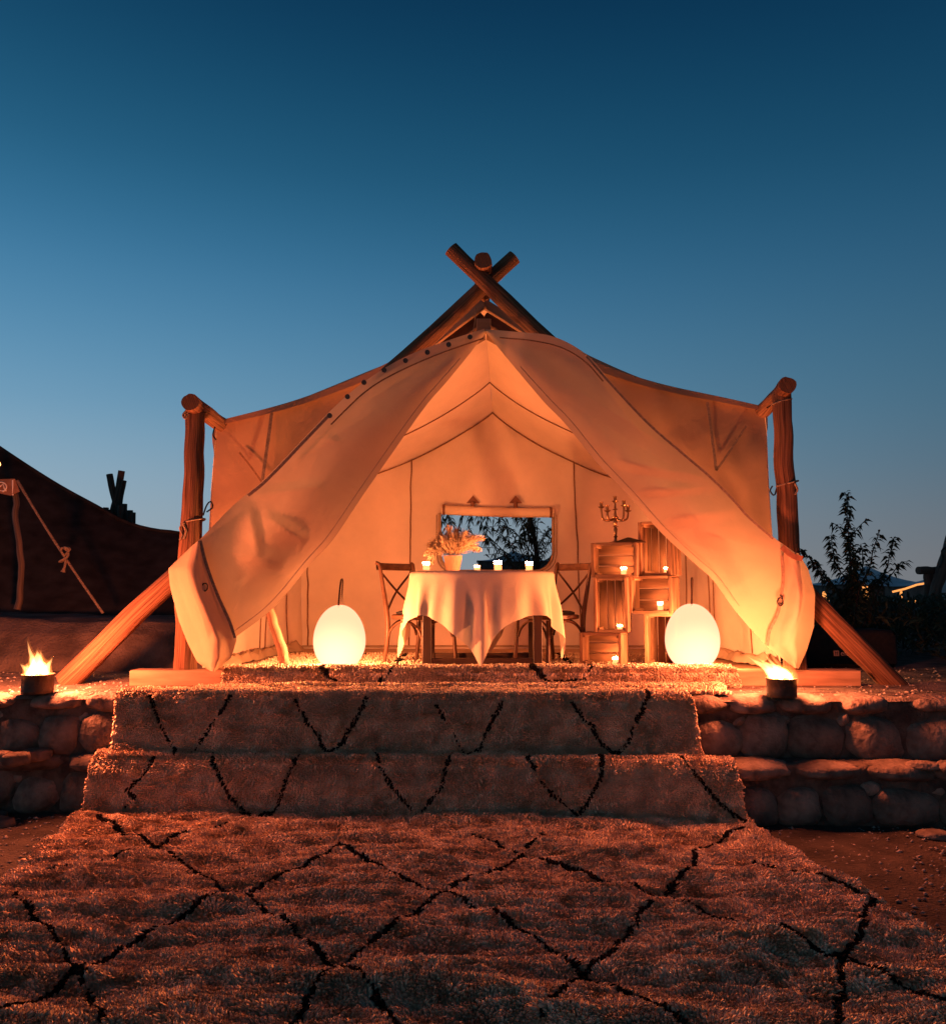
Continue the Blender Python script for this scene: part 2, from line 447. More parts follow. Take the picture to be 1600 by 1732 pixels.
# earth bank at the left, behind the fire
b = MB()
def bf(u, v):
    x = lerp(-9, -1.9, u)
    prof = [(7.55, .70), (7.62, .86), (7.8, 1.08), (8.0, 1.19), (8.6, 1.215), (11.5, 1.2), (12.5, .4)]
    k = v * (len(prof) - 1); i = min(int(k), len(prof) - 2); f = k - i
    y = lerp(prof[i][0], prof[i + 1][0], f); z = lerp(prof[i][1], prof[i + 1][1], f)
    e = sstep(1.0, .9, u)
    z = ZT - .05 + (z - ZT + .05) * e
    return (x, y + .06 * nz(x * 1.3, z * 2, 2), z + .03 * nz(x * 1.2, y * 2, 8) + .012 * nz(x * 6, y * 6, 8) - .02 * (x + 4))
b.grid(bf, 110, 60)
tag(b.build('earth_bank', M['bank']), kind='structure')

# ------------------------------------------------------------------ stone walls
def stone_mesh(seed, sx, sy, sz):
    import bmesh
    bm = bmesh.new(); bmesh.ops.create_icosphere(bm, subdivisions=3, radius=1)
    for v in bm.verts:
        p = v.co.copy()
        q = Vector([math.copysign(abs(c) ** .78, c) for c in p])
        d = 1 + .20 * nz(p.x * 1.2 + seed * 7.3, p.y * 1.2, p.z * 1.2 + seed) + .07 * nz(p.x * 3.0, p.y * 3.0 + seed * 3, p.z * 3.0) + .03 * nz(p.x * 7, p.y * 7 + seed, p.z * 7)
        v.co = Vector((q.x * sx, q.y * sy, q.z * sz)) * d
    me = bpy.data.meshes.new('stone'); bm.to_mesh(me); bm.free()
    me.polygons.foreach_set('use_smooth', [True] * len(me.polygons)); me.materials.append(M['stone'])
    return me
def put_stone(parent, x, y, z, sx, sy, sz, seed, rz=0.0, ry=0.0):
    o = bpy.data.objects.new('stone', stone_mesh(seed, sx, sy, sz)); C.objects.link(o); o.parent = parent
    o.location = Vector((x, y, z)) - world_loc(parent); o.rotation_euler = (0, ry, rz)
    return o
def mortar(parent, yf, yb, z0, z1, seed):
    m = MB()
    def f(u, v):
        x = lerp(-6.5, 6.5, u)
        w = .022 * nz(x * 3, v * 4, seed) + .012 * nz(x * 11, v * 13, seed)
        if v < .55:
            z = lerp(z0 - .05, z1 - .02, v / .55); y = yf(x) + .045 + w
        elif v < .65:
            k = (v - .55) / .1; z = lerp(z1 - .02, z1 + .004, k); y = yf(x) + .045 + .03 * k + w
        else:
            k = (v - .65) / .35; z = z1 + .004 + .012 * nz(x * 4, k * 3, seed + 3) + .006 * nz(x * 15, k * 9, seed); y = lerp(yf(x) + .075, yb(x), k) + w * (1 - k)
        return (x, y, z)
    m.grid(f, 260, 26)
    return m.build('mortar', M['mortar'], parent)
def wall(label, yf, yb, z0, z1, lx, rx, seed):
    w = thing('stone_wall', label, 'wall', (0, yf(0), z0))
    mortar(w, yf, yb, z0, z1, seed)
    rnd = random.Random(seed)
    H = z1 - z0
    for (a, bb, dr) in ((lx, -4.6, -1), (rx, 4.8, 1)):
        # rounded boulders of the main course
        x = a
        while (x - bb) * dr < 0:
            wd = rnd.uniform(.27, .42)
            hh = H * rnd.uniform(.62, .80)
            cx = x + dr * wd / 2
            put_stone(w, cx, yf(cx) + .095, z0 + hh * .46, wd * .53, .105, hh * .55, rnd.random() * 40, rz=rnd.uniform(-.15, .15), ry=rnd.uniform(-.2, .2))
            # chink stone in the gap above two boulders
            if rnd.random() < .7:
                gx = x; put_stone(w, gx, yf(gx) + .105, z0 + H * rnd.uniform(.60, .70), rnd.uniform(.05, .08), .07, rnd.uniform(.035, .055), rnd.random() * 40, ry=rnd.uniform(-.6, .6))
            x += dr * wd * .96
        # flatter stones of the coping
        x = a
        while (x - bb) * dr < 0:
            wd = rnd.uniform(.28, .52); hh = rnd.uniform(.075, .10)
            cx = x + dr * wd / 2
            put_stone(w, cx, yf(cx) + .13, z1 - hh * .46, wd * .54, .15, hh * .66, rnd.random() * 40, rz=rnd.uniform(-.1, .1), ry=rnd.uniform(-.06, .06))
            x += dr * (wd + rnd.choice([.0, .02, .1]))
    # a few stones at the foot
    for k in range(12):
        sd = rnd.choice([-1, 1]); x = rnd.uniform(2.0, 4.2) if sd > 0 else rnd.uniform(-4, -2.65)
        put_stone(w, x, yf(x) - rnd.uniform(.05, .28), z0 + .015, rnd.uniform(.05, .13), rnd.uniform(.05, .1), rnd.uniform(.02, .045), rnd.random() * 40, rz=rnd.uniform(0, 3))
    return w
wall('upper tier of rounded stones carrying the tent terrace and the fire pots', y_top, lambda x: y_top(x) + .42, ZS, ZT, -2.28, 1.36, 5)
wall('lower tier of rounded stones standing on the dark ground beside the rugs', y_step, lambda x: y_top(x) + .1, 0, ZS, -2.40, 1.55, 11)

# scattered pebbles on the terrace and the lower ground
def pebbles(name, label, spots, mat):
    V = []; Q = []
    base = np.array([(1, 0, 0), (0, 1, 0), (-1, 0, 0), (0, -1, 0), (0, 0, 1), (0, 0, -.3)], dtype=float)
    tri = np.array([(0, 1, 4), (1, 2, 4), (2, 3, 4), (3, 0, 4), (1, 0, 5), (2, 1, 5), (3, 2, 5), (0, 3, 5)])
    for k, (x, y, z, s) in enumerate(spots):
        a = random.uniform(0, 6.28); ca, sa = math.cos(a), math.sin(a)
        sc = np.array([s * random.uniform(.7, 1.3), s * random.uniform(.6, 1), s * random.uniform(.4, .8)])
        p = (base + rng.normal(0, .12, base.shape)) * sc
        p = np.stack([p[:, 0] * ca - p[:, 1] * sa + x, p[:, 0] * sa + p[:, 1] * ca + y, p[:, 2] + z], 1)
        V.append(p); Q.append(tri + k * 6)
    o = fast_mesh(name, np.concatenate(V), np.concatenate(Q), mat)
    return tag(o, label, 'gravel', kind='stuff')
sp = []
for k in range(2600):
    x = random.uniform(-5, 5); y = y_top(x) + .1 + random.random() ** 1.5 * 2.2
    if -2.2 < x < 2.0 and y > 6.3: continue
    sp.append((x, y, ZT + .004, random.choice([.006, .008, .010, .014, .02])))
pebbles('gravel', 'loose gravel strewn over the terrace in front of the tent', sp, M['pebble'])
sp = []
for k in range(4200):
    x = random.choice([random.uniform(-4.5, -2.3), random.uniform(1.65, 4.8)]); y = random.uniform(2.6, 5.7)
    sp.append((x, y, .006, random.choice([.006, .008, .011, .016])))
pebbles('gravel', 'small stones strewn over the dark lower ground beside the floor rug', sp, M['pebble'])

# ------------------------------------------------------------------ shaggy rugs
RINGS = 3; SIDES = 3
def tufts(pos, nor, size, lean, name, mat, parent):
    """one mesh of bent wool tufts; pos, nor, lean (n,3); size (n,)"""
    n = len(pos)
    a = rng.uniform(0, 6.28, n)
    ref = np.where(np.abs(nor[:, 2:3]) > .8, np.array([[1., 0, 0]]), np.array([[0., 0, 1]]))
    ex = np.cross(nor, ref); ex /= np.linalg.norm(ex, axis=1, keepdims=True); ey = np.cross(nor, ex)
    V = np.empty((n, RINGS * SIDES, 3), dtype=np.float32)
    hs = (-.25, .52, 1.0); rs = (.38, .43, .22)
    for r in range(RINGS):
        cen = pos + nor * (size * hs[r])[:, None] + lean * (size * max(0, hs[r]) ** 1.6)[:, None]
        for k in range(SIDES):
            an = a + k * 2 * math.pi / 3 + r * .3
            V[:, r * SIDES + k] = cen + (ex * np.cos(an)[:, None] + ey * np.sin(an)[:, None]) * (size * rs[r])[:, None]
    q = []
    for r in range(RINGS - 1):
        for k in range(SIDES):
            k2 = (k + 1) % SIDES
            q.append((r * 3 + k, r * 3 + k2, (r + 1) * 3 + k2, (r + 1) * 3 + k))
    Q = (np.array(q)[None] + (np.arange(n) * RINGS * SIDES)[:, None, None]).reshape(-1, 4)
    return fast_mesh(name, V.reshape(-1, 3), Q, mat, parent)
def seg_dist(p, lines):
    """p (n,2), lines list of polylines (m,2) -> min distance"""
    d = np.full(len(p), 9.0)
    for ln in lines:
        ln = np.array(ln, dtype=float)
        for a, b_ in zip(ln[:-1], ln[1:]):
            ab = b_ - a; t_ = np.clip(((p - a) @ ab) / (ab @ ab), 0, 1)
            d = np.minimum(d, np.linalg.norm(p - (a + t_[:, None] * ab), axis=1))
    return d
def rug(name, label, surf, nu, nv, tu, tv, size, lines=None, line_uv=None, width=.021, lean_dir=(0, -.35, -.1), dens=None):
    """surf(u,v)->point; backing is a grid of it, tufts tu x tv are rooted on it"""
    c0 = Vector(surf(.5, .5)); c0.z = min(surf(u, v)[2] for u in (0, .5, 1) for v in (0, .5, 1))
    th = thing(name, label, 'rug', c0)
    m = MB(); m.grid(surf, nu, nv); m.build('backing', M['wool'], th)
    us, vs = np.meshgrid((np.arange(tu) + .5) / tu, (np.arange(tv) + .5) / tv)
    us = us.ravel() + rng.uniform(-.38, .38, tu * tv) / tu; vs = vs.ravel() + rng.uniform(-.30, .30, tu * tv) / tv
    us = np.clip(us, 0, 1); vs = np.clip(vs, 0, 1)
    if dens is not None:
        kp = np.array([dens(u, v) > random.random() for u, v in zip(us, vs)]); us = us[kp]; vs = vs[kp]
    e = .004
    p = np.array([surf(u, v) for u, v in zip(us, vs)])
    pu = np.array([surf(u + e, v) for u, v in zip(us, vs)]) - p
    pv = np.array([surf(u, v + e) for u, v in zip(us, vs)]) - p
    nrm = np.cross(pv, pu); nrm /= np.linalg.norm(nrm, axis=1, keepdims=True) + 1e-12
    if nrm[:, 2].mean() < 0 or (abs(nrm[:, 2].mean()) < .2 and nrm[:, 1].mean() > 0): nrm = -nrm
    clump = np.array([nz(q[0] * 14, q[1] * 14, q[2] * 14) for q in p])
    mat_ = np.array([nz(q[0] * 2.2, q[1] * 2.8, q[2] * 3 + 11) for q in p])
    row = np.array([math.sin((q[1] - q[2] + .025 * nz(q[0] * 3, q[1] * 5)) * 2 * math.pi / .058) for q in p])
    sz = size * (1 + .12 * row + .22 * mat_ + .30 * clump + rng.normal(0, .09, len(p))); sz = np.clip(sz, size * .5, size * 1.7)
    lean = np.array(lean_dir)[None] + rng.normal(0, .16, (len(p), 3)) + 1.1 * np.array([(nz(q[0] * 13, q[1] * 13, q[2] * 13 + 20), nz(q[0] * 13 + 40, q[1] * 13, q[2] * 13), nz(q[0] * 13, q[1] * 13 + 60, q[2] * 13)) for q in p])
    lean -= nrm * np.sum(lean * nrm, axis=1, keepdims=True)
    if lines:
        d = seg_dist(line_uv(p), lines)
        wv = width * (1 + .5 * np.array([nz(q[0] * 9, q[1] * 9, q[2] * 9 + 4) for q in p]))
        wv = wv * np.array([0.25 if nz(q[0] * 6, q[1] * 6, q[2] * 6 + 8) < -.32 else 1.0 for q in p])
        dk = d < wv
        sz[dk] *= 1.0
        tufts(p[dk], nrm[dk], sz[dk], lean[dk], 'dark_pile', M['wool_dark'], th)['kind'] = 'stuff'
        p, nrm, sz, lean = p[~dk], nrm[~dk], sz[~dk], lean[~dk]
    tufts(p, nrm, sz, lean, 'pile', M['wool'], th)['kind'] = 'stuff'
    return th
# --- floor rug
A0 = Vector((-2.54, 5.88, 0)); A1 = Vector((1.67, 5.46, 0)); LD = Vector((.144, -.99, 0)) * 3.35
def floor_surf(u, v):
    p = A0.lerp(A1, u) + LD * v
    x, y = p.x, p.y
    p.x += .025 * nz(y * 2.3, 7 if u < .5 else 3) ; 
    h = .046 + .040 * nz(x * 1.3, y * 3.6, 2) + .030 * nz(x * 2.6, y * 6.5, 9) + .008 * nz(x * 8, y * 9, 5)
    h += .05 * sstep(.10, 0, v) * (.6 + .5 * nz(x * 2, 4))
    w1 = P(350, 1590, 5); 
    for (cx, cy, a, sx, sy) in ((-1.15, 4.0, .050, .30, .10), (.1, 3.85, .04, .35, .10), (.75, 4.75, .035, .30, .09), (1.3, 3.6, .04, .3, .1), (-.5, 5.1, .03, .4, .08), (-.1, 3.3, .035, .4, .1)):
        h += a * math.exp(-((x - cx) / sx) ** 2 - ((y - cy - .25 * (x - cx)) / sy) ** 2)
    return (p.x, p.y, max(.012, h))
FL = [
 [(0,1725),(115,1657),(132,1642),(240,1587),(350,1535),(405,1511),(470,1482),(530,1462),(575,1432),(625,1462),(665,1485),(710,1505),(750,1512),(780,1530),(850,1562),(895,1582),(940,1610),(985,1645),(1060,1680),(1110,1710),(1170,1740)],
 [(25,1512),(52,1552),(95,1595),(128,1640),(150,1670),(175,1735)],
 [(165,1385),(210,1410),(260,1430),(300,1457),(350,1482),(405,1512),(470,1557),(500,1582),(545,1615),(575,1642),(625,1675),(680,1740)],
 [(85,1482),(135,1472),(180,1462),(255,1435),(320,1412),(385,1397)],
 [(490,1735),(530,1680),(575,1642),(630,1595),(685,1560),(750,1515),(795,1492),(845,1470),(880,1442),(917,1417)],
 [(800,1415),(880,1442),(930,1457),(982,1469),(1015,1487),(1070,1502),(1150,1530),(1250,1570),(1280,1582),(1365,1610),(1395,1622),(1425,1622),(1470,1645),(1530,1672),(1610,1708)],
 [(905,1740),(945,1690),(985,1645),(1030,1615),(1060,1575),(1100,1530),(1140,1495),(1172,1465),(1185,1430),(1215,1422),(1252,1405)],
 [(1270,1457),(1310,1470),(1375,1485),(1425,1502),(1465,1517)],
 [(1475,1522),(1460,1555),(1455,1585),(1425,1622),(1422,1660),(1412,1740)]]
FLw = [[PZ(px, py, .05)[:2] for px, py in l] for l in FL]
rug('shag_rug', 'large cream shag rug with dark diamond lines spread on the lower ground', floor_surf, 180, 150, 345, 270, .0215, FLw, lambda p: p[:, :2], width=.0125)

# --- stair rugs: profile swept along x
def sweep(prof, xl, xr, amp=.015, seed=0):
    """prof(x) -> list of (y,z); returns surf(u,v)"""
    def surf(u, v):
        w = .02 * nz(v * 4, seed + (0 if u < .5 else 9))
        pr0 = prof(0)
        k = min(1, max(0, v)) * (len(pr0) - 1); i = min(int(k), len(pr0) - 2); f = k - i
        x = lerp(xl(v), xr(v), u) + w * (abs(u - .5) * 2) ** 6
        pr = prof(x); a, b_ = pr[i], pr[i + 1]
        y = lerp(a[0], b_[0], f); z = lerp(a[1], b_[1], f)
        d = amp * (nz(x * 2.1, v * 5, seed) + .6 * nz(x * 5, v * 9, seed + 5))
        return (x, y - d * .8, z + d * .5)
    return surf
def dense(pts, n=40):
    q = smooth_pts([(0, a, b_) for a, b_ in pts], n)
    return [(p.y, p.z) for p in q]
def prof_upper(x):
    e = y_top(x)
    key = round(x, 2)
    return [(e + .30, ZT + .022), (e + .2, ZT + .026), (e + .10, ZT + .032), (e + .03, ZT + .034), (e - .02, ZT + .028), (e - .055, ZT - .005), (e - .062, ZT - .06), (e - .060, ZT - .13), (e - .060, ZT - .20), (e - .065, ZT - .27), (e - .080, ZT - .33), (e - .10, ZS + .035), (e - .13, ZS + .028)]
def prof_lower(x):
    e = y_step(x); b_ = y_top(x)
    return [(b_ - .05, ZS + .018), (lerp(b_, e, .5), ZS + .026), (e + .03, ZS + .032), (e - .03, ZS + .025), (e - .075, ZS - .01), (e - .095, ZS - .07), (e - .10, ZS - .13), (e - .105, ZS - .20), (e - .115, ZS - .26), (e - .13, ZS - .30), (e - .16, .055), (e - .22, .042)]
UL = [[(250,1180),(264,1219),(280,1252),(296,1276)],[(322,1276),(347,1243),(366,1207),(385,1182)],
 [(497,1186),(520,1224),(547,1264),(558,1276),(575,1262),(594,1228),(618,1184)],
 [(737,1191),(765,1238),(786,1280),(812,1269),(827,1233),(848,1190)],
 [(968,1191),(997,1224),(1020,1262),(1044,1280),(1063,1257),(1078,1219),(1101,1176)]]
LL = [[(259,1278),(238,1318),(216,1335),(226,1347),(212,1366)],
 [(354,1283),(371,1314),(385,1342),(409,1371),(437,1385),(466,1373),(480,1333),(499,1286)],
 [(637,1288),(665,1333),(689,1361),(708,1380),(718,1366),(744,1337),(760,1286)],[(708,1380),(677,1404)],[(718,1390),(752,1400)],
 [(895,1290),(921,1328),(945,1352),(978,1380),(1011,1328),(1025,1285)],[(978,1380),(945,1411)],[(982,1392),(1078,1416)],
 [(1161,1290),(1192,1328),(1220,1361),(1253,1390)]]
def on_plane(px, py, yfun):
    x = 0
    for _ in range(6):
        q = P(px, py, yfun(x)); x = q.x
    return (q.x, q.z)
ULw = [[on_plane(a, b_, lambda x: y_top(x) - .12) for a, b_ in l] for l in UL]
LLw = [[on_plane(a, b_, lambda x: y_step(x) - .12) for a, b_ in l] for l in LL]
rug('shag_rug', 'cream shag rug with dark zigzags hanging over the upper step', sweep(prof_upper, lambda v: -2.34 - .05 * v, lambda v: 1.40 + .09 * v, .014, 3), 150, 60, 280, 64, .0195, ULw, lambda p: p[:, [0, 2]], width=.0115, lean_dir=(0, -.2, -.4))
rug('shag_rug', 'cream shag rug with dark zigzags hanging over the lower step', sweep(prof_lower, lambda v: -2.46 - .05 * v, lambda v: 1.62 + .06 * v, .014, 7), 150, 60, 295, 62, .0195, LLw, lambda p: p[:, [0, 2]], width=.0115, lean_dir=(0, -.2, -.4))
# --- rug on the terrace
def terr_surf(u, v):
    x = lerp(-1.75 - .3 * v, 1.74 - .02 * v, u); y = lerp(6.40, y_top(x) + .08, v)
    return (x, y, ZT + .024 + .012 * nz(x * 3, y * 5, 2) + .03 * math.exp(-((v - .55) / .12) ** 2) * (.5 + nz(x * 1.4, 6)))
rug('shag_rug', 'narrow shaggy rug lying flat on the terrace before the deck', terr_surf, 90, 20, 230, 36, .022)
# --- rug over the deck edge into the tent
YD = 6.40
def prof_deck(x):
    return [(8.4, ZF + .012), (7.9, ZF + .014), (7.4, ZF + .014), (7.0, ZF + .015), (6.75, ZF + .016), (6.66, ZF + .03), (6.60, ZB + .012), (6.50, ZB + .016), (YD + .01, ZB + .014), (YD - .025, ZB - .01), (YD - .03, ZB - .04), (YD - .032, ZB - .07), (YD - .034, ZB - .09), (YD - .036, ZB - .105)]
DL = [[(542,1131),(570,1152)],[(635,1154),(670,1131)],[(899,1130),(925,1147),(954,1154),(982,1145),(1003,1131)]]
DLw = [[on_plane(a, b_, lambda x: YD - .03) for a, b_ in l] for l in DL]
rug('shag_rug', 'thick shag rug under the table with its edge over the deck front', sweep(prof_deck, lambda v: X_at(392 - 12 * v, YD), lambda v: X_at(1236 + 8 * v, YD), .004, 2), 110, 70, 250, 90, .022, DLw, lambda p: p[:, [0, 2]], width=.014, lean_dir=(0, -.2, -.6),
    dens=lambda u, v: 1.0 if v > .36 else .8)

# ------------------------------------------------------------------ deck
dk = thing('tent_deck', 'low timber deck carrying the canvas tent, its front beam bare at both ends', 'deck', (0, 6.45, ZT))
m = MB(); xa, xb = X_at(224, 6.43), X_at(1451, 6.43)
xm1 = X_at(384, 6.43)
m.box(((xa + xb) / 2, 6.52, (ZT + ZB) / 2), (xb - xa, .18, ZB - ZT), bev=.008, jit=.002); m.build('front_beam', M['beam'], dk, smooth=False)
for y in (8.0, 9.6):
    m = MB(); m.box((.1, y, (ZT + ZF) / 2 - .02), (4.9, .14, ZF - ZT - .03), bev=.008); m.build('joist', M['beam'], dk, smooth=False)
bw = .16; y = 6.62; k = 0
while y < 9.7:
    m = MB(); m.box((.1, y + bw / 2, ZF - .014), (4.7, bw - .008, .022), bev=.003); m.build('floor_board', M['beam'], dk, smooth=False)
    y += bw

# ------------------------------------------------------------------ the canvas tent
tent = thing('canvas_tent', 'orange glowing canvas wall tent with its door flaps pulled over the pole frame', 'tent', (.12, 6.45, ZF))
def log(name, pts, r0, r1, parent, mat='log', seed=0.0, n=18, wob=.15, seg=34, bend=.022):
    q = smooth_pts(pts, seg) if len(pts) > 2 else [Vector(pts[0]).lerp(Vector(pts[1]), i / (seg - 1)) for i in range(seg)]
    q = [p + Vector((bend * nz(i * .22 + seed, 1), bend * .5 * nz(i * .22, seed), bend * nz(i * .25, 5, seed))) for i, p in enumerate(q)]
    return MB().tube(q, [lerp(r0, r1, i / (seg - 1)) for i in range(seg)], n, wob, seed).build(name, M[mat], parent, angle=50)
# upright posts
pl0 = P(316, 1136, 6.56); pl1 = P(331, 688, 6.54)
pl0.z = ZB - .01
log('post', [pl0, P(318, 1000, 6.56), P(327, 850, 6.55), pl1], .085, .074, tent, seed=1.3)
pr0 = P(1345, 1136, 6.56); pr0.z = ZB - .01; pr1 = P(1321, 668, 6.54)
log('post', [pr0, P(1333, 900, 6.56), P(1326, 760, 6.55), pr1], .083, .066, tent, seed=4.1)
# eave rails, running back over the posts
la = P(320, 680, 6.36); lb = P(372, 716, 7.10); lb2 = la + (lb - la) * 4.1
log('eave_rail', [la, lb, lb2], .064, .06, tent, seed=2.7)
ra = P(1331, 652, 6.36); rb = P(1291, 694, 7.10); rb2 = ra + (rb - ra) * 4.1
log('eave_rail', [ra, rb, rb2], .064, .06, tent, seed=6.2)
# A-frame poles crossing at the top
log('frame_pole', [P(1520, 1168, 6.62), P(1180, 822, 6.56), P(762, 421, 6.40)], .088, .060, tent, seed=3.3, bend=.01)
log('frame_pole', [P(112, 1153, 6.62), P(500, 784, 6.60), P(871, 434, 6.54)], .090, .056, tent, seed=8.4, bend=.01)
# ridge pole on the crossing
rp0 = P(817, 437, 6.30); rp1 = Vector((rp0.x + .02, 10.0, rp0.z - .04))
log('ridge_pole', [rp0, rp1], .064, .06, tent, seed=5.5)
# king post bit and rear A-frame
for a_, b_ in ((Vector((-2.3, 9.75, ZT)), Vector((.5, 9.7, rp0.z + .12))), (Vector((2.6, 9.75, ZT)), Vector((-.2, 9.6, rp0.z + .12)))):
    log('frame_pole', [a_, b_], .07, .055, tent, seed=b_.x * 3)
for x_, r_ in ((lb2.x, lb2), (rb2.x, rb2)):
    log('post', [Vector((x_, 9.3, ZT)), Vector((x_, 9.3, lerp(la.z, r_.z, .9) - .06))], .075, .07, tent, seed=x_)
log('prop_pole', [P(486, 1129, 6.72), P(452, 1022, 6.78), P(430, 955, 6.8)], .040, .034, tent, mat='beam', seed=9.1, n=10)
log('prop_pole', [P(366, 1132, 6.62), P(388, 1075, 6.66), P(402, 1040, 6.68)], .038, .034, tent, mat='beam', seed=7.1, n=10)

YF, YBK = 7.10, 9.30
# roof: apex and eave points at front and back, sagging like a hung sheet
def roof_pt(side, s, Y):
    """s 0 ridge .. 1 eave; returns a point of the roof sheet"""
    f = (Y - YF) / (YBK - YF)
    ap = P(818, 506, YF).lerp(Vector((P(833, 697, YBK).x, YBK, P(833, 697, YBK).z)), max(0, f))
    if f < 0: ap = ap + Vector((0, Y - YF, 0))
    ef = P(366, 716, YF) if side < 0 else P(1290, 690, YF)
    eb = Vector((-1.86, YBK, 2.50)) if side < 0 else Vector((2.10, YBK, 2.52))
    e = ef.lerp(eb, max(0, f))
    p = ap.lerp(e, s); p.y = Y
    p.z -= (.19 * math.sin(math.pi * s ** .8) * (1 - .25 * max(0, f)))
    p.z += .012 * nz(s * 4 + side, Y * 2.2, 3) + .02 * math.sin(math.pi * f) * -1 * (1 - s)
    return p
for side in (-1, 1):
    m = MB(); m.grid(lambda u, v: roof_pt(side, u, lerp(YF - .05, YBK + .05, v)), 40, 40)
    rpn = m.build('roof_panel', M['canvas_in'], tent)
    # hem folded down along the front edge of the roof
    m = MB()
    def hemf(u, v):
        p = roof_pt(side, u, YF - .052); return (p.x, p.y - .01 * v, p.z + .004 - .085 * v * (1 - .5 * u))
    m.grid(hemf, 40, 4); m.build('roof_hem', M['canvas_shaded'], rpn)
    # stitched seams across the ceiling
    for Ys in (7.45, 8.55):
        m = MB(); m.tube([roof_pt(side, s, Ys) - Vector((0, .004, .010)) for s in np.linspace(.0, 1, 40)], .0055, 6, .25, Ys)
        m.build('ceiling_seam', M['stitch'], rpn)
    m = MB(); m.tube([roof_pt(side, s, YBK) - Vector((0, .03, .012)) for s in np.linspace(.0, 1, 40)], .007, 6, .35, 2)
    m.build('ceiling_seam', M['stitch'], rpn)

# back wall with a window opening
WX0, WX1 = P(744, 900, YBK).x, P(935, 900, YBK).x
WZ0, WZ1 = P(840, 966, YBK).z, P(840, 868, YBK).z
def back_top(x):
    ap = P(833, 697, YBK)
    if x < ap.x: s = (x - ap.x) / (-1.86 - ap.x); return roof_pt(-1, min(1, s), YBK).z
    s = (x - ap.x) / (2.10 - ap.x); return roof_pt(1, min(1, s), YBK).z
def back_y(x, z): return YBK + .022 * nz(x * 1.5, z * 1.5, 6) + .010 * nz(x * 4, z * 3, 2) + .016 * math.sin(math.atan2(x - .2, 3.6 - z) * 11 + 1.5 * nz(x, z, 4)) * sstep(1.5, 2.3, z)
m = MB()
cr = .20
xs = sorted(set(list(np.linspace(-1.86, WX0, 26)) + list(np.linspace(WX0, WX1, 25)) + list(np.linspace(WX1, 2.10, 22))))
def win_bot(x):   # rounded lower corners
    if x < WX0 + cr: d = WX0 + cr - x
    elif x > WX1 - cr: d = x - (WX1 - cr)
    else: d = 0
    return WZ0 + cr - math.sqrt(max(0, cr * cr - d * d))
def strip(x0, x1, z0f, z1f, n):
    def f(u, v):
        x = lerp(x0, x1, u); z = lerp(z0f(x), z1f(x), v)
        return (x, back_y(x, z), z)
    m.grid(f, 2, n)
for a_, b_ in zip(xs, xs[1:]):
    mid = (a_ + b_) / 2
    if WX0 < mid < WX1:
        strip(a_, b_, lambda x: ZF, win_bot, 14); strip(a_, b_, lambda x: WZ1, back_top, 24)
    else: strip(a_, b_, lambda x: ZF, back_top, 44)
import bmesh
bo = m.build('back_wall', M['canvas_in'], tent)
bm = bmesh.new(); bm.from_mesh(bo.data); bmesh.ops.remove_doubles(bm, verts=bm.verts, dist=.0005); bm.to_mesh(bo.data); bm.free()
# window border tape
wpts = [Vector((WX0, 0, WZ1))] + [Vector((x, 0, win_bot(x))) for x in np.linspace(WX0, WX1, 60)] + [Vector((WX1, 0, WZ1))]
for p in wpts: p.y = back_y(p.x, p.z) - .012
m = MB(); m.tube(wpts, .016, 8); m.build('window_tape', M['canvas'], bo)
m = MB(); m.tube([Vector((p.x, p.y - .012, p.z)) + (Vector(((.035 if p.x > (WX0 + WX1) / 2 else -.035), 0, -.02))) for p in wpts], .006, 6); m.build('window_zip', M['hem'], bo)
# rolled blind over the window with end straps and leather tabs
ra_, rb_ = P(747, 862, YBK - .07), P(936, 867, YBK - .07)
bl = MB().tube([ra_.lerp(rb_, i / 24) + Vector((0, 0, -.012 * math.sin(math.pi * i / 24))) for i in range(25)], .052, 14, .07, 2).build('rolled_blind', M['canvas_in'], tent)
for q in (ra_.lerp(rb_, .02), ra_.lerp(rb_, .975)):
    MB().tube([q + Vector((-.013, 0, 0)), q + Vector((.013, 0, 0))], .058, 14).build('blind_strap', M['leather'], bl)
for px in (800, 872):
    a_ = P(px, 838, YBK - .05); tb = MB()
    w_, h_ = .072, .085
    tb.add([a_ + Vector((-w_, 0, -h_)), a_ + Vector((w_, 0, -h_)), a_, a_ + Vector((-w_, .012, -h_)), a_ + Vector((w_, .012, -h_)), a_ + Vector((0, .012, 0))],
           [(0, 1, 2), (5, 4, 3), (0, 3, 4, 1), (1, 4, 5, 2), (2, 5, 3, 0)])
    tabo = tb.build('leather_tab', M['leather'], tent, smooth=False)
    MB().tube([a_ + Vector((0, -.01, -h_ - .05)), a_ + Vector((0, -.016, -h_ + .01))], .022, 10).build('strap_end', M['leather'], tabo)
# vertical seams on the back wall
def wall_seam(px0, py0, px1, py1, seed):
    q = []
    for i in range(40):
        p = P(lerp(px0, px1, i / 39), lerp(py0, py1, i / 39), YBK)
        q.append((p.x + .008 * nz(i * .25, seed), back_y(p.x, p.z) - .008, p.z))
    MB().tube(q, .0075, 6, .4, seed).build('wall_seam', M['stitch'], bo)
wall_seam(696, 776, 692, 1094, 1); wall_seam(969, 768, 984, 1094, 5); wall_seam(521, 900, 521, 1094, 8)
MB().tube([(x, back_y(x, ZF + .035) - .006, ZF + .03 + .006 * nz(x * 3, 2)) for x in np.linspace(-1.85, 2.1, 60)], .012, 6, .4, 1).build('wall_hem', M['canvas'], bo)
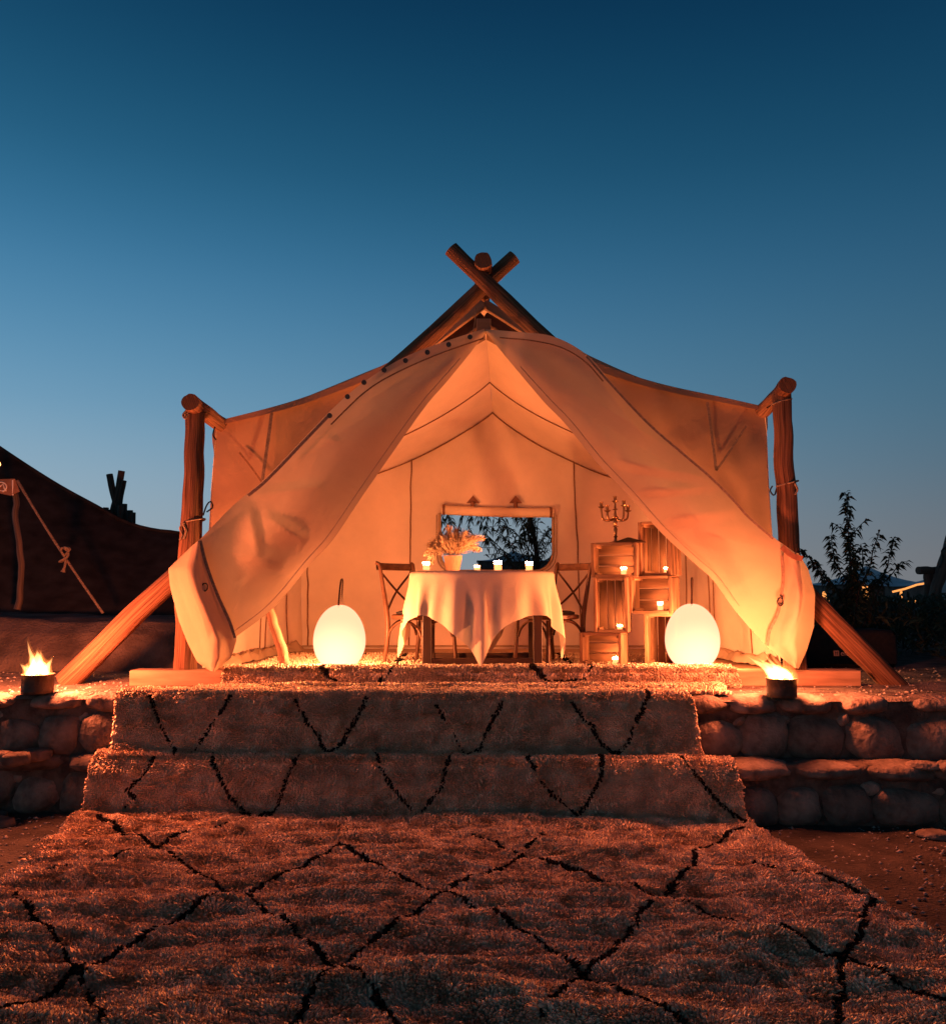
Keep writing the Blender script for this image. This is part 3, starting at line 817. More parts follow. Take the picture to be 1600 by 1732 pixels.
# side walls
def side_pt(side, u, v):
    Y = lerp(YF, YBK, u); e = roof_pt(side, 1.0, Y)
    f = lerp(e.x, (-1.86 if side < 0 else 2.10) if u > 0 else e.x, 0)
    xb_ = lerp(X_at(352, YF) if side < 0 else X_at(1318, YF), -1.86 if side < 0 else 2.12, u)
    x = lerp(xb_, e.x, v); z = lerp(ZF, e.z, v)
    w = .03 * nz(Y * 2.6, z * .8, side * 3) + .016 * math.sin(Y * 13 + 2 * nz(z, Y)) * (1 - v) + .012 * nz(Y * 7, z * 2, 3)
    return (x + w, Y, z)
for side in (-1, 1):
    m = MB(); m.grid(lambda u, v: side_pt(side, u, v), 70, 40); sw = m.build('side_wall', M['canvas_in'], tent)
    for u_ in (.18, .5, .55, .8):
        MB().tube([Vector(side_pt(side, u_, v_)) + Vector((-.008 * side, 0, 0)) for v_ in np.linspace(0, 1, 30)], .006, 6, .3, u_).build('wall_seam', M['stitch'], sw)
    # loose sod cloth rumpled along the foot of the wall
    m = MB()
    def sod(u, v):
        q = Vector(side_pt(side, u * .85, 0)); Y = q.y
        up = .075 * math.sin(math.pi * v) * (1 + .6 * nz(Y * 9, v * 3, 4)); inn = -.16 * v * side
        return (q.x + inn + .02 * nz(Y * 12, v * 6), q.y + .02 * nz(v * 7, Y * 8), ZF + .012 + max(0, up) + .02 * abs(nz(Y * 15, v * 5)))
    m.grid(sod, 70, 12); m.build('sod_cloth', M['canvas'], sw)
# groundsheet
m = MB(); m.grid(lambda u, v: (lerp(-1.95, 2.15, u), lerp(6.64, YBK, v), ZF + .004 + .004 * nz(u * 9, v * 9)), 30, 30)
m.build('groundsheet', M['groundsheet'], tent)

# front wall panels beside the door
def patch(A, B, nu, nv, depth, name, mat, parent, smoothc=True):
    sm = smooth_pts if smoothc else resample
    a = sm([(x, y, 0) for x, y in A], nv); b_ = sm([(x, y, 0) for x, y in B], nv)
    def f(u, v):
        j = min(nv - 1, int(round(v * (nv - 1))))
        q = a[j].lerp(b_[j], u)
        return P(q.x, q.y, depth(u, v, q.x, q.y))
    m = MB(); m.grid(f, nu, nv)
    return m.build(name, mat, parent)
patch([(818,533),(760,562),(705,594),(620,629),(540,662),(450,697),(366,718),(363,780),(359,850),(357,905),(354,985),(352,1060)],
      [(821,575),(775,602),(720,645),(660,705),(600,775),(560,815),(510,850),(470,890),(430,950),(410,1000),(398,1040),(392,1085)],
      26, 60, lambda u, v, x, y: YF + .035 * nz(x * .011, y * .011, 2) + .018 * nz(x * .03, y * .02, 7) + .05 * u, 'front_wall', M['canvas_shaded'], tent)
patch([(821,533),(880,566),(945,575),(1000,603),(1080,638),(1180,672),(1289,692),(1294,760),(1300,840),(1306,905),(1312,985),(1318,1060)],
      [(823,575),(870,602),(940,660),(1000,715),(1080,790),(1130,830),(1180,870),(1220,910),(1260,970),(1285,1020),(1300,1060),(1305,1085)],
      26, 60, lambda u, v, x, y: YF + .035 * nz(x * .011, y * .011, 5) + .018 * nz(x * .03, y * .02, 3) + .05 * u, 'front_wall', M['canvas_shaded'], tent)
def strip_px(pts, w, Yf, name, mat, parent, n=40, single=False):
    """flat webbing strip following pixel points on the cloth"""
    c = smooth_pts([(x, y, 0) for x, y in pts], n); L = []; Rr = []
    for i, p in enumerate(c):
        d = (c[min(i + 1, n - 1)] - c[max(i - 1, 0)]).normalized(); nn = Vector((-d.y, d.x, 0)) * (w / 2)
        L.append(P(*(p + nn)[:2], Yf(i / (n - 1)))); Rr.append(P(*(p - nn)[:2], Yf(i / (n - 1))))
    m = MB()
    th = .006
    for i in range(n - 1):
        if single: m.add([L[i], L[i + 1], Rr[i + 1], Rr[i]], [(0, 1, 2, 3)]); continue
        q = [L[i], L[i + 1], Rr[i + 1], Rr[i]]
        q2 = [p + Vector((0, th, 0)) for p in q]
        m.add(q + q2, [(0, 1, 2, 3), (7, 6, 5, 4), (0, 4, 5, 1), (3, 2, 6, 7)])
    return m.build(name, mat, parent, smooth=False)
strip_px([(460,698),(453,750),(444,812)], 5.5, lambda t: YF - .04, 'webbing', M['webbing'], tent)
strip_px([(1196,680),(1204,740),(1211,795)], 4.5, lambda t: YF - .04, 'webbing', M['webbing'], tent)
strip_px([(1262,720),(1236,760),(1211,796)], 3.5, lambda t: YF - .04, 'webbing', M['webbing'], tent)
strip_px([(405,765),(425,790),(443,815)], 3, lambda t: YF - .04, 'webbing', M['stitch'], tent)

# door flaps pulled aside over the frame poles
CREASES = {1: [(1215, 812, 1045, 778, .030, 13), (1212, 822, 1080, 830, .024, 10), (1195, 795, 960, 650, .026, 20), (1250, 860, 1120, 880, .020, 14), (1310, 930, 1180, 900, .022, 16), (1300, 960, 1230, 1000, .016, 10), (1010, 640, 1090, 740, .022, 16)],
           -1: [(436, 838, 540, 822, .028, 12), (422, 862, 436, 935, .024, 11), (450, 872, 512, 912, .024, 12), (540, 735, 575, 748, .016, 7), (374, 1008, 420, 985, .014, 8), (380, 1030, 425, 1032, .014, 8), (500, 780, 640, 690, .026, 20), (360, 930, 470, 950, .020, 16), (600, 690, 720, 620, .022, 18)]}
def flap_depth(side):
    def f(u, v, x, y):
        base = lerp(6.50, 6.295, sstep(0, .12, v))
        fold = .030 * math.sin(u * 6.0 + v * 2.2 + .8 * nz(u * 1.2, v * 2.0, side)) * sstep(0, .25, v) * (.35 + .65 * math.sin(math.pi * min(1, u + .02)))
        fold += .025 * nz(x * .009 + 3, y * .009, side * 2) * sstep(.05, .3, v)
        for (x0, y0, x1, y1, a, w) in CREASES[side]:        # sharp drag creases in the cloth
            dx, dy = x1 - x0, y1 - y0; L = math.hypot(dx, dy)
            al = ((x - x0) * dx + (y - y0) * dy) / L; pe = ((x - x0) * dy - (y - y0) * dx) / L
            tp = math.sin(math.pi * min(1, max(0, (al + 8) / (L + 16)))) ** .6
            a *= 1.1
            fold -= a * tp * math.exp(-abs(pe) / w)
            fold += a * .6 * tp * math.exp(-abs(pe - w * 1.3) / (w * .9))
        tuck = .12 * (1 - u) ** 6 * sstep(.25, .5, v)          # outer edge turns back over the pole
        inn = .05 * u ** 3
        e = 1 - sstep(.80, 1.0, v)
        return base + (fold + tuck + inn) * e
    return f
LO = [(819,556),(760,575),(700,597),(650,623),(600,658),(556,698),(510,746),(445,813),(395,855),(337,914)]
LI = [(821,564),(785,610),(752,650),(720,687),(668,760),(616,835),(564,912),(526,954),(464,1027),(396,1080)]
LF = patch(LO, LI, 64, 110, flap_depth(-1), 'door_flap', M['canvas'], tent)
RO = [(821,557),(870,561),(935,569),(992,600),(1038,652),(1099,716),(1153,763),(1203,806),(1242,845),(1264,870),(1307,908),(1349,938)]
RI = [(823,564),(870,621),(920,680),(956,717),(1009,782),(1063,839),(1117,900),(1171,950),(1206,982),(1242,1032),(1296,1094)]
RF = patch(RO, RI, 64, 110, flap_depth(1), 'door_flap', M['canvas'], tent)
def tail_depth(sd):
    return lambda u, v, x, y: 6.262 + (.03 * nz(x * .02, y * .014, sd) + .022 * math.sin(u * 5 + v * 3) - .02) * math.sin(math.pi * u) - .045 * max(0, 1 - abs(u - (.45 + .25 * v)) / .35) * sstep(0, .3, v) + (.07 * (1 - u) ** 4 if sd < 0 else .08 * u ** 4)
LT = patch([(322,926),(285,962),(288,992),(303,1050),(318,1088),(334,1120),(356,1135)], [(341,910),(352,955),(372,1010),(392,1055),(401,1081),(392,1112),(364,1136)], 30, 50, tail_depth(-1), 'flap_tail', M['canvas'], tent, False)
RT = patch([(1322,936),(1324,990),(1313,1042),(1298,1072),(1297,1096),(1318,1110),(1342,1129)], [(1350,936),(1366,962),(1378,1004),(1376,1060),(1364,1100),(1350,1131)], 30, 50, tail_depth(1), 'flap_tail', M['canvas'], tent, False)
strip_px([(339,915),(350,957),(369,1008),(388,1050),(398,1079)], 5, lambda t: 6.238, 'webbing', M['webbing'], LT)
strip_px([(1322,940),(1324,985),(1316,1035),(1302,1066),(1298,1092)], 4.5, lambda t: 6.238, 'webbing', M['webbing'], RT)
strip_px([(1322,925),(1340,940),(1357,945)], 9, lambda t: 6.21, 'webbing', M['leather'], RT)
for px, py in ((346,993), (1320,1018)):
    c_ = P(px, py, 6.20)
    MB().tube([c_ + Vector((.020 * math.cos(a), .012, .028 * math.sin(a))) for a in np.linspace(0, 2 * math.pi, 17)], .006, 6, cap=False).build('buckle', M['wire'], LT if px < 800 else RT)
strip_px([(556,703),(510,751),(478,785),(446,817),(420,838)], 5, lambda t: 6.25, 'flap_edge_shade', M['webbing'], LF, 40)  # dark strip standing in for the deep shadow along the turned edge
strip_px([(992,603),(1038,655),(1099,719),(1153,766),(1203,809),(1242,848),(1264,873),(1307,911)], 3.5, lambda t: 6.24, 'flap_edge_shade', M['webbing'], RF, 60)  # the right flap's shadow line, painted as a strip too
strip_px([(778,606),(744,645),(712,682),(659,755),(607,830),(555,906),(518,948),(456,1021),(392,1071)], 1.3, lambda t: 6.262, 'hem_stitch', M['hem'], LF, 60, True)
strip_px([(880,620),(929,674),(965,711),(1018,776),(1072,833),(1126,894),(1179,944),(1214,975),(1250,1025)], 1.3, lambda t: 6.262, 'hem_stitch', M['hem'], RF, 60, True)
# grommets and stitched band along the top of the left flap, and the plain band of the right one
GB = [(818,563),(760,583),(705,604),(650,631),(612,656),(585,678),(555,707)]
gb = LF
gc = smooth_pts([(x, y, 0) for x, y in GB], 100)
for px, py in ((795,570),(759,583),(723,596),(686,610),(650,626),(616,647),(588,671),(558,703)):
    t_ = min(range(100), key=lambda i: (gc[i].x - px) ** 2 + (gc[i].y - py) ** 2) / 99
    c_ = P(px, py, lerp(6.46, 6.255, sstep(0, .22, t_)) - .006)
    MB().tube([c_ + Vector((0, .004, 0)), c_ + Vector((0, -.006, 0))], .019, 12).build('grommet', M['brass_dark'], gb)
strip_px([(818,572),(760,592),(705,614),(650,641),(615,665),(588,690),(560,718)], 2.2, lambda t: lerp(6.46, 6.255, sstep(0, .22, t)) - .004, 'band_seam', M['stitch'], gb, 60)
strip_px([(845,571),(900,576),(950,588),(990,612),(1020,645)], 2.2, lambda t: lerp(6.33, 6.235, sstep(0, .3, t)), 'band_seam', M['stitch'], RF, 50)
# rope lashings and hooks on the posts
def ring(c, r, n=22, tilt=0.0, sag=0.0):
    return [Vector((c.x + r * math.cos(a), c.y + r * math.sin(a), c.z + tilt * math.cos(a) + sag * math.sin(a * 2))) for a in np.linspace(0, 2 * math.pi, n)]
for (px, py, Y, r) in ((327, 882, 6.56, .088), (1331, 818, 6.56, .080), (331, 700, 6.55, .082), (1321, 680, 6.55, .075)):
    MB().tube(ring(P(px, py, Y), r, tilt=.02), .007, 6, cap=False).build('rope_lashing', M['rope'], tent)
for (pts) in ([(312,884),(305,893),(309,905),(304,914)], [(310,886),(315,898),(311,912)], [(344,872),(350,855),(357,848),(360,858),(350,866)], [(316,694),(310,702),(314,708),(320,700)],
              [(1306,822),(1302,830),(1309,838),(1313,826),(1318,820)], [(1344,818),(1348,828),(1344,836)], [(364,722),(361,735),(366,744)], [(1296,690),(1308,682),(1318,674)]):
    Yk = 6.47 if pts[0][0] in (312, 310, 316, 1344) else 6.62
    MB().tube(smooth_pts([tuple(P(x, y, Yk)) for x, y in pts], 14), .008 if Yk < 6.5 else .006, 6).build('rope_end', M['rope'] if Yk < 6.5 else M['wire'], tent)
# rafters and block of the timber gable; lower dark pair paints the shaded gap
for a_, b_, c_ in (((818,514),(700,603),6.86), ((819,514),(940,592),6.90)):
    p0, p1 = P(*a_, c_), P(*b_, c_); d_ = (p1 - p0); an = math.atan2(d_.z, d_.x)
    MB().box((p0 + p1) / 2, (d_.length, .05, .075), rot=Matrix.Rotation(-an, 3, 'Y'), bev=.006).build('rafter_and_gap_shade', M['beam'], tent, smooth=False)
for a_, b_, c_ in (((818,536),(735,598),6.93), ((819,536),(905,590),6.95)):
    p0, p1 = P(*a_, c_), P(*b_, c_); d_ = (p1 - p0); an = math.atan2(d_.z, d_.x)
    MB().box((p0 + p1) / 2, (d_.length, .05, .085), rot=Matrix.Rotation(-an, 3, 'Y'), bev=.006).build('rafter_and_gap_shade', M['table'], tent, smooth=False)
MB().box(P(818, 552, 6.84), (.12, .05, .12), bev=.006).build('gable_block', M['beam'], tent, smooth=False)
MB().tube([P(805, 520, 6.45), P(803, 545, 6.5), P(799, 566, 6.5)], .004, 5).build('rope_end', M['rope'], tent)

# ------------------------------------------------------------------ table, cloth, things on it
TX, TY, TZ = P(815, 962, 7.10).x, 7.10, 1.615
TR = .575
tb = thing('round_table', 'round dining table with dark square legs hidden under a long cloth', 'table', (TX, TY, ZF + .02))
MB().lathe([(0, TZ - .035), (TR - .01, TZ - .035), (TR, TZ - .028), (TR, TZ - .008), (TR - .008, TZ - .004), (0, TZ - .004)], (TX, TY, 0), 64, close=False).build('tabletop', M['table'], tb, angle=40)
for sx in (-1, 1):
    for sy in (-1, 1):
        MB().box((TX + sx * .435, TY + sy * .275, (ZF + .02 + TZ - .036) / 2), (.07, .07, TZ - .036 - ZF - .02), bev=.004).build('leg', M['table'], tb, smooth=False)
for sy in (-1, 1): MB().box((TX, TY + sy * .275, ZF + .075), (.80, .05, .055), bev=.004).build('stretcher', M['table'], tb, smooth=False)
MB().box((TX, TY, ZF + .077), (.05, .50, .05), bev=.004).build('stretcher', M['table'], tb, smooth=False)
# cloth: square laid cornerwise on the round top
ca = .935; crot = R(-90 - 4)
def cloth(u, v):
    th = u * 2 * math.pi
    a = (th - crot + math.pi / 4) % (math.pi / 2) - math.pi / 4     # 0 at a corner direction
    rmax = ca / math.cos(math.pi / 4 - abs(a))
    rmax = min(rmax, 1.305)
    d = v * rmax
    if d <= TR + .006:
        return (TX + d * math.cos(th), TY + d * math.sin(th), TZ)
    h = d - TR - .006
    hang = h
    f = sstep(0, .35, h)
    w = .5 * math.sin(th * 15 + .8 * math.sin(th * 4)) + .35 * math.sin(th * 23 + 1.3) + .5 * nz(math.cos(th) * 3, math.sin(th) * 3, 2)
    r = TR + .010 + .012 * sstep(0, .03, h) + f * (.030 + .040 * w + .05 * (1 - abs(a) / (math.pi / 4)) * sstep(.2, .7, h))
    z = TZ - (hang * .985 - .006 * (1 - math.exp(-h * 60)))
    tw = th + .05 * f * math.sin(th * 7 + 1)
    return (TX + r * math.cos(tw), TY + r * math.sin(tw), z)
m = MB(); m.grid(cloth, 361, 60)
co = m.build('tablecloth', M['cloth'])
tag(co, 'pale linen cloth hanging in pointed corners over the round table', 'tablecloth')

def candle(x, y, z, h, r, label, group, power=4.0):
    t_ = thing('candle', label, 'candle', (x, y, z), group)
    MB().lathe([(r * .86, .0), (r * .9, .002), (r, h), (r * .94, h), (r * .86, .008), (0, .007)], (0, 0, 0), 20, close=False).build('glass', M['glass'], t_, local=True, angle=40)
    MB().lathe([(0, .010), (r * .82, .010), (r * .84, h * .66), (r * .3, h * .60), (0, h * .59)], (0, 0, 0), 18, close=False).build('wax', M['wax'], t_, local=True, angle=40)
    fz = h * .60
    MB().lathe([(.0005, fz), (.004, fz + .005), (.0055, fz + .010), (.0035, fz + .020), (.0004, fz + .030)], (0, 0, 0), 10).build('flame', M['candle_flame'], t_, local=True)
    light('candle_light', (0, 0, fz + .020), power, CANDLE, .010, t_)
    return t_
tc_group = 'candles on the dining table'
for px, py, Y, h, r, pw, lb in ((721, 961, 6.92, .075, .031, 9, 'glass candle at the left edge of the table beside the drooping plume'),
                            (807, 959, 6.85, .045, .026, 9, 'low small candle in the middle of the table, right of the flower pot'),
                            (842, 957, 7.0, .088, .034, 34, 'tallest candle glass on the table, in front of the window'),
                            (895, 960, 6.95, .078, .031, 34, 'rightmost candle glass on the dining table')):
    candle(P(px, py, Y).x, Y, TZ + .003, h, r, lb, tc_group, pw)

# pot of dried pampas
VX, VY = P(766, 955, 7.12).x, 7.12
pot = thing('flower_pot', 'small terracotta pot holding the dried plumes on the table', 'pot', (VX, VY, TZ + .003))
MB().lathe([(0, 0), (.052, 0), (.056, .01), (.070, .085), (.078, .125), (.080, .13), (.074, .13), (.066, .09), (0, .085)], (0, 0, 0), 32, close=False).build('pot_body', M['terracotta'], pot, local=True, angle=40)
pp = thing('dried_flowers', 'bunch of feathery dried pampas plumes standing in the terracotta pot', 'flowers', (VX, VY, TZ + .09))
def plume(end, mid, fluff, nf, seed, thick=.05):
    rnd = np.random.default_rng(seed)
    q = smooth_pts([(0, 0, 0), mid, end], 30)
    st = MB().tube(q, [lerp(.003, .0012, i / 29) for i in range(30)], 5)
    so = st.build('stem', M['pampas'], pp, local=True)
    V = []; Q = []
    for k in range(nf):
        t_ = 1 - (1 - fluff) * 0 - rnd.random() ** .9 * (1 - fluff)
        i = min(28, int(t_ * 29)); p = np.array(q[i]); d = np.array(q[i + 1] - q[i]); d /= np.linalg.norm(d)
        w = rnd.normal(0, 1, 3); w /= np.linalg.norm(w)
        L = thick * (.5 + .8 * rnd.random()) * (1.15 - .75 * max(0, (t_ - fluff) / (1 - fluff)) ** 2)
        e1 = p + (d * .75 + w * .75) * L + np.array((0, 0, -.010)) * rnd.random()
        s_ = np.cross(d, w); s_ /= np.linalg.norm(s_) + 1e-9; s_ *= .0016 + .0018 * rnd.random()
        mid_ = (p + e1) / 2 + w * .15 * L
        o = len(V); V += [p, mid_ - s_, e1, mid_ + s_]; Q.append((o, o + 1, o + 2, o + 3))
    f = fast_mesh('plume', np.array(V), np.array(Q), M['pampas'], pp, smooth=False, local=True); f['kind'] = 'stuff'
plumes = [((-.235, -.06, .045), (-.13, -.02, .17)), ((-.16, -.10, -.02), (-.13, -.06, .11)), ((-.20, .02, .14), (-.09, .0, .13)), ((-.11, .03, .23), (-.05, 0, .12)),
          ((-.03, -.03, .27), (-.02, 0, .13)), ((.03, .04, .255), (.01, .01, .13)), ((.10, -.02, .235), (.04, 0, .12)), ((.17, .02, .20), (.07, .01, .12)),
          ((.235, -.03, .19), (.10, 0, .15)), ((.20, .05, .11), (.10, .02, .12)), ((.0, -.08, .19), (0, -.03, .11)), ((-.08, -.08, .16), (-.04, -.04, .11)), ((.09, -.08, .15), (.04, -.04, .10)), ((-.19, -.1, -.06), (-.17, -.08, .09))]
for k, (e_, md) in enumerate(plumes): plume(e_, md, .30, 620, 50 + k, .075 if k not in (0, 1, 13) else .036)

# ------------------------------------------------------------------ cross-back chairs
def chair(label, x, y, phi, mirror):
    c = thing('cross_back_chair', label, 'chair', (x, y, ZF + .02), 'cross-back chairs at the round table', (0, 0, phi))
    hw, hd = .20, .20; SH = .39; BH = .835
    # local: +x is the facing direction, back at -x
    for s in (-1, 1):
        q = smooth_pts([(-hd - .03, s * hw, 0), (-hd, s * hw * .98, SH * .55), (-hd - .005, s * hw * .97, SH), (-hd - .045, s * hw * 1.0, SH + .22), (-hd - .085, s * hw * 1.06, BH - .01), (-hd - .115, s * hw * 1.13, BH + .012)], 26)
        MB().tube(q, [.016 + .005 * math.sin(math.pi * min(1, i / 20)) for i in range(26)], 10).build('back_leg', M['chair'], c, local=True)
        q = smooth_pts([(hd + .015, s * hw * 1.02, 0), (hd, s * hw * .97, SH * .6), (hd - .005, s * hw * .95, SH - .02)], 12)
        MB().tube(q, .0175, 10).build('front_leg', M['chair'], c, local=True)
    m = MB()     # rounded square seat
    def seatring(k, z):
        return [(k * (.215 * math.copysign(abs(math.cos(a)) ** .6, math.cos(a))), k * (.215 * math.copysign(abs(math.sin(a)) ** .6, math.sin(a))), z) for a in np.linspace(0, 2 * math.pi, 33)[:-1]]
    v = seatring(.94, SH - .018) + seatring(1.0, SH - .01) + seatring(1.0, SH + .014) + seatring(.95, SH + .022)
    f = [(r * 32 + i, r * 32 + (i + 1) % 32, (r + 1) * 32 + (i + 1) % 32, (r + 1) * 32 + i) for r in range(3) for i in range(32)] + [tuple(range(32))[::-1], tuple(range(96, 128))]
    m.add(v, f); m.build('seat', M['chair'], c, local=True, angle=40)
    m = MB(); m.add(seatring(.84, SH + .022) + seatring(.86, SH + .04) + seatring(.7, SH + .052), [(r * 32 + i, r * 32 + (i + 1) % 32, (r + 1) * 32 + (i + 1) % 32, (r + 1) * 32 + i) for r in range(2) for i in range(32)] + [tuple(range(64, 96))])
    m.build('cushion', M['case'], c, local=True)
    # curved top rail
    def rail(u, v):
        yy = lerp(-hw * 1.13, hw * 1.13, u); bow = -.03 * math.cos(yy / hw * 1.3)
        a = v * 2 * math.pi
        return (-hd - .098 + bow * .8 + .011 * math.cos(a), yy, BH - .02 + .032 * math.sin(a))
    MB().grid(rail, 18, 11).build('top_rail', M['chair'], c, local=True)
    for s in (-1, 1):    # crossed slats
        q = smooth_pts([(-hd - .09, s * hw * 1.0, BH - .06), (-hd - .08 - .006 * s, 0, SH + .21), (-hd - .015, -s * hw * .95, SH + .04)], 16)
        MB().tube(q, .0095, 8).build('cross_slat', M['chair'], c, local=True)
    # arched braces between the legs
    L4 = [(-hd - .01, -hw * .98), (hd, -hw * .98), (hd, hw * .98), (-hd - .01, hw * .98)]
    for k in range(4):
        a_, b_ = Vector((*L4[k], 0)), Vector((*L4[(k + 1) % 4], 0))
        q = []
        for t_ in np.linspace(0, 1, 21):
            zz = SH - .165 + .135 * (math.sin(math.pi * t_)) ** .55
            p = a_.lerp(b_, .05 + .9 * t_); q.append((p.x, p.y, zz))
        MB().tube(q, .010, 8).build('arched_brace', M['chair'], c, local=True)
    return c
chair('cross-back wooden chair left of the table, beside the left egg lamp', P(712, 1100, 7.28).x, 7.28, R(-38), 1)
chair('cross-back wooden chair right of the table, beside the crates', P(930, 1100, 7.28).x, 7.28, R(180 + 38), -1)

# ------------------------------------------------------------------ egg lamps
def egg(label, px, w, top, seed):
    Y = 6.70; x = P(px, 1080, Y).x; rr = w / 2 / F * Y * 1.005
    zt = P(px, top, Y).z; z0 = ZF + .02; H = zt - z0
    e = thing('egg_lamp', label, 'lamp', (x, Y, z0), 'glowing egg lamps on the rug')
    prof = []
    for i in range(33):
        a = math.pi * i / 32; zz = .5 - .5 * math.cos(a)
        rad = rr * math.sin(a) ** .94 * (1 + .10 * math.cos(a)) if 0 < i < 32 else .0008
        if zz < .035: rad = max(rad, rr * .40); 
        prof.append((rad, max(.004, zz * H)))
    MB().lathe(prof, (0, 0, 0), 48).build('shell', M['egg'], e, local=True)
    light('egg_light', (0, 0, H * .5), 1300, CANDLE, .03, e)
    q = smooth_pts([(-.006, -.03, H - .022), (-.003, -.026, H + .05), (.004, -.004, H + .175), (.012, .012, H + .20), (.016, .016, H + .17), (.010, .022, H + .05), (.006, .03, H - .018)], 40)
    MB().tube(q, .0072, 8, .3, seed).build('rope_handle', M['strap'], e, local=True)
    return e
egg('glowing egg lamp standing left of the table, upright strap on top', 574.5, 86, 1023, 1)
egg('glowing egg lamp standing in front of the wooden crates', 1170.5, 89, 1021, 4)

# ------------------------------------------------------------------ wooden crates
def crate(label, x, y, z, W, H, D, rz, upright):
    """open box lying on its side, mouth towards -y; W x H mouth, D deep; upright: its floor boards run vertically"""
    c = thing('wooden_crate', label, 'crate', (x, y, z), 'wooden crates stacked as shelves', (0, 0, rz))
    th = .011
    def pl(cx, cy, cz, sx, sy, sz, nm='plank'):
        MB().box((cx, cy, cz), (sx, sy, sz), bev=.0025, jit=.0012).build(nm, M['plank'], c, smooth=False, local=True)
    # bottom of the crate = far wall
    n = 3 if not upright else 4
    for k in range(n):
        if not upright:
            hh = (H - .01) / n; pl(0, D / 2 - th / 2, .005 + hh * (k + .5), W - .004, th, hh - .009)
        else:
            ww = (W - .01) / n; pl(-W / 2 + .005 + ww * (k + .5), D / 2 - th / 2, H / 2, ww - .007, th, H - .004)
    # long sides: three planks each; short ends: framed panel
    def side(axis, pos, long_):
        if long_:
            for k in range(3):
                dd = (D - th - .004) / 3; yy = -D / 2 + dd * (k + .5)
                if axis == 'z': pl(0, yy, pos, W - .002, dd - .007, th)
                else: pl(pos, yy, H / 2, th, dd - .007, H - .002)
        else:
            for k in range(2):
                dd = (D - th - .004) / 2; yy = -D / 2 + dd * (k + .5)
                if axis == 'z': pl(0, yy, pos, W - 2 * th - .004, dd - .010, th * 1.3)
                else: pl(pos, yy, H / 2, th * 1.3, dd - .010, H - 2 * th - .004)
    up = upright
    side('z', th / 2, not up); side('z', H - th / 2, not up)
    side('x', -W / 2 + th / 2, up); side('x', W / 2 - th / 2, up)
    # corner battens and front rim
    bt = .026
    for sx in (-1, 1):
        for zz in (th + bt / 2, H - th - bt / 2):
            pl(sx * (W / 2 - th * 1.4 - bt / 2), -.004, zz, bt, D - .03, bt, 'corner_batten')
    for sx in (-1, 1): pl(sx * (W / 2 - .010), -D / 2 - .007, H / 2, .026, .012, H, 'rim')
    for zz in (.010, H - .010): pl(0, -D / 2 - .0065, zz, W - .056, .011, .024, 'rim')
    return c
YC = 7.12
sc_ = F / (YC - .13)
def crate_px(label, x0, x1, y0, y1, rz, up, D=.27, Y=YC, z=None):
    W = (x1 - x0) / F * (Y - D / 2); H = (y1 - y0) / F * (Y - D / 2)
    q = P((x0 + x1) / 2, y1, Y - D / 2)
    return crate(label, q.x, Y, q.z if z is None else z, W, H, D, rz, up), W, H, q
zf = ZF + .02
cr5, W5, H5, q5 = crate_px('wide crate at the bottom left of the stack, next to the right chair', 992, 1062, 1077, 1133, R(-22), False, z=zf)
z3 = zf + H5 + .004
cr3, W3, H3, q3 = crate_px('tall dark crate standing on the bottom left crate', 1014, 1070, 985, 1077, R(-17), True, z=z3)
cr6, W6, H6, q6 = crate_px('tall crate at the bottom of the stack, half hidden by the egg lamp', 1102, 1156, 1045, 1133, R(-20), True, z=zf)
z4 = zf + H6 + .004
cr4, W4, H4, q4 = crate_px('wide crate in the middle of the stack, just above the egg lamp', 1078, 1150, 982, 1045, R(-27), False, z=z4)
z1 = z3 + H3 + .004
cr1, W1, H1, q1 = crate_px('wide crate at the top left of the stack, under the candelabra', 1010, 1086, 926, 984, R(-19), False, z=z1)
z2 = z4 + H4 + .004
cr2, W2, H2, q2 = crate_px('tall crate at the top right of the stack, against the door flap', 1096, 1152, 889, 980, R(-33), True, z=z2)
cg = 'candles burning inside the crates'
def incrate(q, W, px, z, h, r, lb, fwd=-.02):
    candle(P(px, 1000, YC + fwd).x, YC + fwd, z + .0135, h, r, lb, cg, 8.0)
incrate(q1, W1, 1055, z1, .072, .026, 'candle burning in the top left crate')
incrate(q2, W2, 1128, z2, .055, .027, 'candle burning in the tall top right crate', -.03)
incrate(q3, W3, 1047, z3, .048, .025, 'candle burning in the tall dark crate', -.04)
incrate(q4, W4, 1116, z4, .078, .027, 'candle burning in the middle crate above the egg lamp', -.02)
incrate(q5, W5, 1039, zf, .060, .028, 'candle burning in the bottom left crate', -.04)
# dark lid on the top left crate
lx, lz = P(1063, 915, YC).x, z1 + H1 + .003
lid = MB(); s1, s2 = .125, .09
lid.add([(lx - s1, YC - s2, lz), (lx + s1, YC - s2, lz), (lx + s1, YC + s2, lz), (lx - s1, YC + s2, lz), (lx - s1, YC - s2, lz + .008), (lx + s1, YC - s2, lz + .008), (lx + s1, YC + s2, lz + .008), (lx - s1, YC + s2, lz + .008), (lx - .012, YC - .01, lz + .048), (lx + .012, YC + .01, lz + .048)],
        [(3, 2, 1, 0), (0, 1, 5, 4), (1, 2, 6, 5), (2, 3, 7, 6), (3, 0, 4, 7), (4, 5, 9, 8), (5, 6, 9), (6, 7, 8, 9), (7, 4, 8)])
tag(lid.build('lid', M['table'], None, smooth=False), 'low dark peaked lid lying on the top left crate', 'lid')
